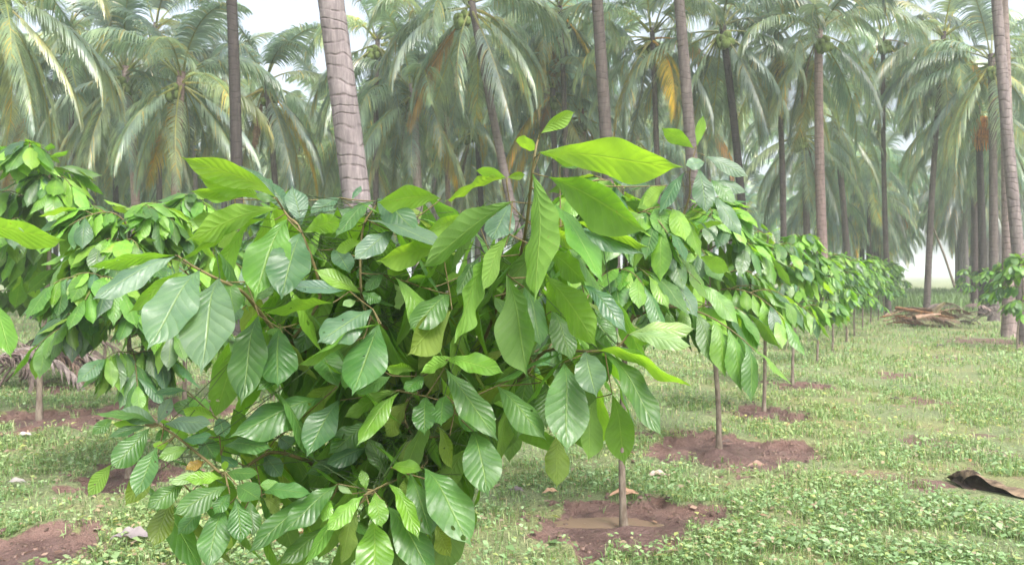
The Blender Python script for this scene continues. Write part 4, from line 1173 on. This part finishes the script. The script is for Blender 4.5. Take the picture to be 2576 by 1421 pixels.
# larger loose dry leaves and bark bits one can point at
for px, py, L_, az, col, lb in [
  (1655, 1207, .17, .2, (.40, .30, .26), 'pinkish grey dead leaf lying above the soil rim behind the grey sapling trunk'),
  (1570, 1256, .20, .1, (.50, .30, .20), 'pale orange dead leaf lying beside the grey sapling trunk'),
  (1385, 1248, .12, .3, (.45, .28, .18), 'orange brown dead leaf left of the brown puddle'),
  (1300, 1245, .12, 2.8, (.16, .13, .13), 'dark dead leaf in the grass left of the brown puddle'),
  (2440, 1168, .06, 1.2, (.55, .20, .09), 'small orange dead leaf above the rotten log'),
  (1905, 1170, .16, .1, (.24, .15, .11), 'pinkish clod shaped dead leaf at the front rim of the big soil patch'),
  (2365, 875, .25, .5, (.07, .06, .05), 'dark bit of bark lying in the middle of the grassy alley'),
  (40, 1222, .14, .1, (.28, .26, .24), 'whitish dead leaf in the grass at the left edge'),
  (60, 1108, .14, .3, (.50, .44, .42), 'pale dead leaf below the left soil patch'),
  (330, 1380, .22, .1, (.22, .19, .19), 'grey bark piece by the soil patch in the lower left'),
  (720, 1370, .30, .9, (.50, .30, .22), 'pinkish dry leaf under the lowest branch of the largest sapling'),
  (2250, 1010, .18, 2.0, (.10, .08, .06), 'dark bark bit beside the mottled soil in the alley'),
  (1830, 1115, .12, .2, (.09, .06, .05), 'thin dark dead leaf beside the trunk on the big soil patch')]:
    Y = F * EYE / (py - HY); x0 = (px - CX) / F * Y; z0 = float(gz(np.array([x0]), np.array([Y]))[0]) + .03
    a = Acc(); d_ = np.array([math.cos(az), math.sin(az), .06]) * L_
    leaf(a, -d_ / 2, d_ / 2, L_ * .45, np.array([0, -.25, 1.]), col, 12, 3, .08, -.2, .1, 0, px)
    o = a.obj('dead_leaf', M_LITTER); o.location = (x0, Y, z0); tag(o, lb, 'dead leaf', 'dead leaves on the ground')

# far tall grass at the end of the alley
def farweeds():
    r = np.random.default_rng(6); n_ = 9000; px = r.uniform(2150, 2620, n_); Y = r.uniform(30, 60, n_); x = (px - CX) / F * Y
    L = r.uniform(.2, .6, n_); az = r.uniform(0, 6.28, n_); W = r.uniform(.015, .04, n_); ln = r.uniform(0, .6, n_)
    c = np.stack([x, Y, 0 * x], -1); s = np.stack([np.cos(az + 1.57), np.sin(az + 1.57), 0 * az], -1) * W[:, None]
    tip = c + np.stack([np.cos(az) * ln * L, np.sin(az) * ln * L, L], -1)
    V = np.stack([c - s, c + s, tip + s * .3, tip - s * .3], 1).reshape(-1, 3); col = np.array([[.16, .25, .10]]) * r.uniform(.7, 1.4, (n_, 1))
    o = link(bpy.data.objects.new('tall_grass', make_mesh('tall_grass', V, np.arange(4 * n_).reshape(-1, 4), M_COVER, None, np.repeat(col, 4, 0), False)))
    tag(o, 'pale tall grass at the far end of the alley', kind='stuff')
farweeds()

# ------------------------------------------------------------------ humid air
HAZE = 0.0028
if HAZE:
    m, nt = mat_new('humid_air'); pv = nt.nodes.new('ShaderNodeVolumePrincipled'); pv.inputs['Color'].default_value = (.92, .97, 1, 1)
    pv.inputs['Density'].default_value = HAZE; pv.inputs['Anisotropy'].default_value = .2
    nt.links.new(pv.outputs[0], nt.nodes.new('ShaderNodeOutputMaterial').inputs['Volume'])
    x0, x1, y0, y1, z0, z1 = -1600, 1600, -1600, 1600, -1.5, 14
    Vb = [(x0, y0, z0), (x1, y0, z0), (x1, y1, z0), (x0, y1, z0), (x0, y0, z1), (x1, y0, z1), (x1, y1, z1), (x0, y1, z1)]
    Qb = [(3, 2, 1, 0), (4, 5, 6, 7), (0, 1, 5, 4), (1, 2, 6, 5), (2, 3, 7, 6), (3, 0, 4, 7)]
    o = link(bpy.data.objects.new('haze', make_mesh('haze', Vb, Qb, m, None, None, False))); tag(o, 'thin humid haze in the grove', kind='stuff')
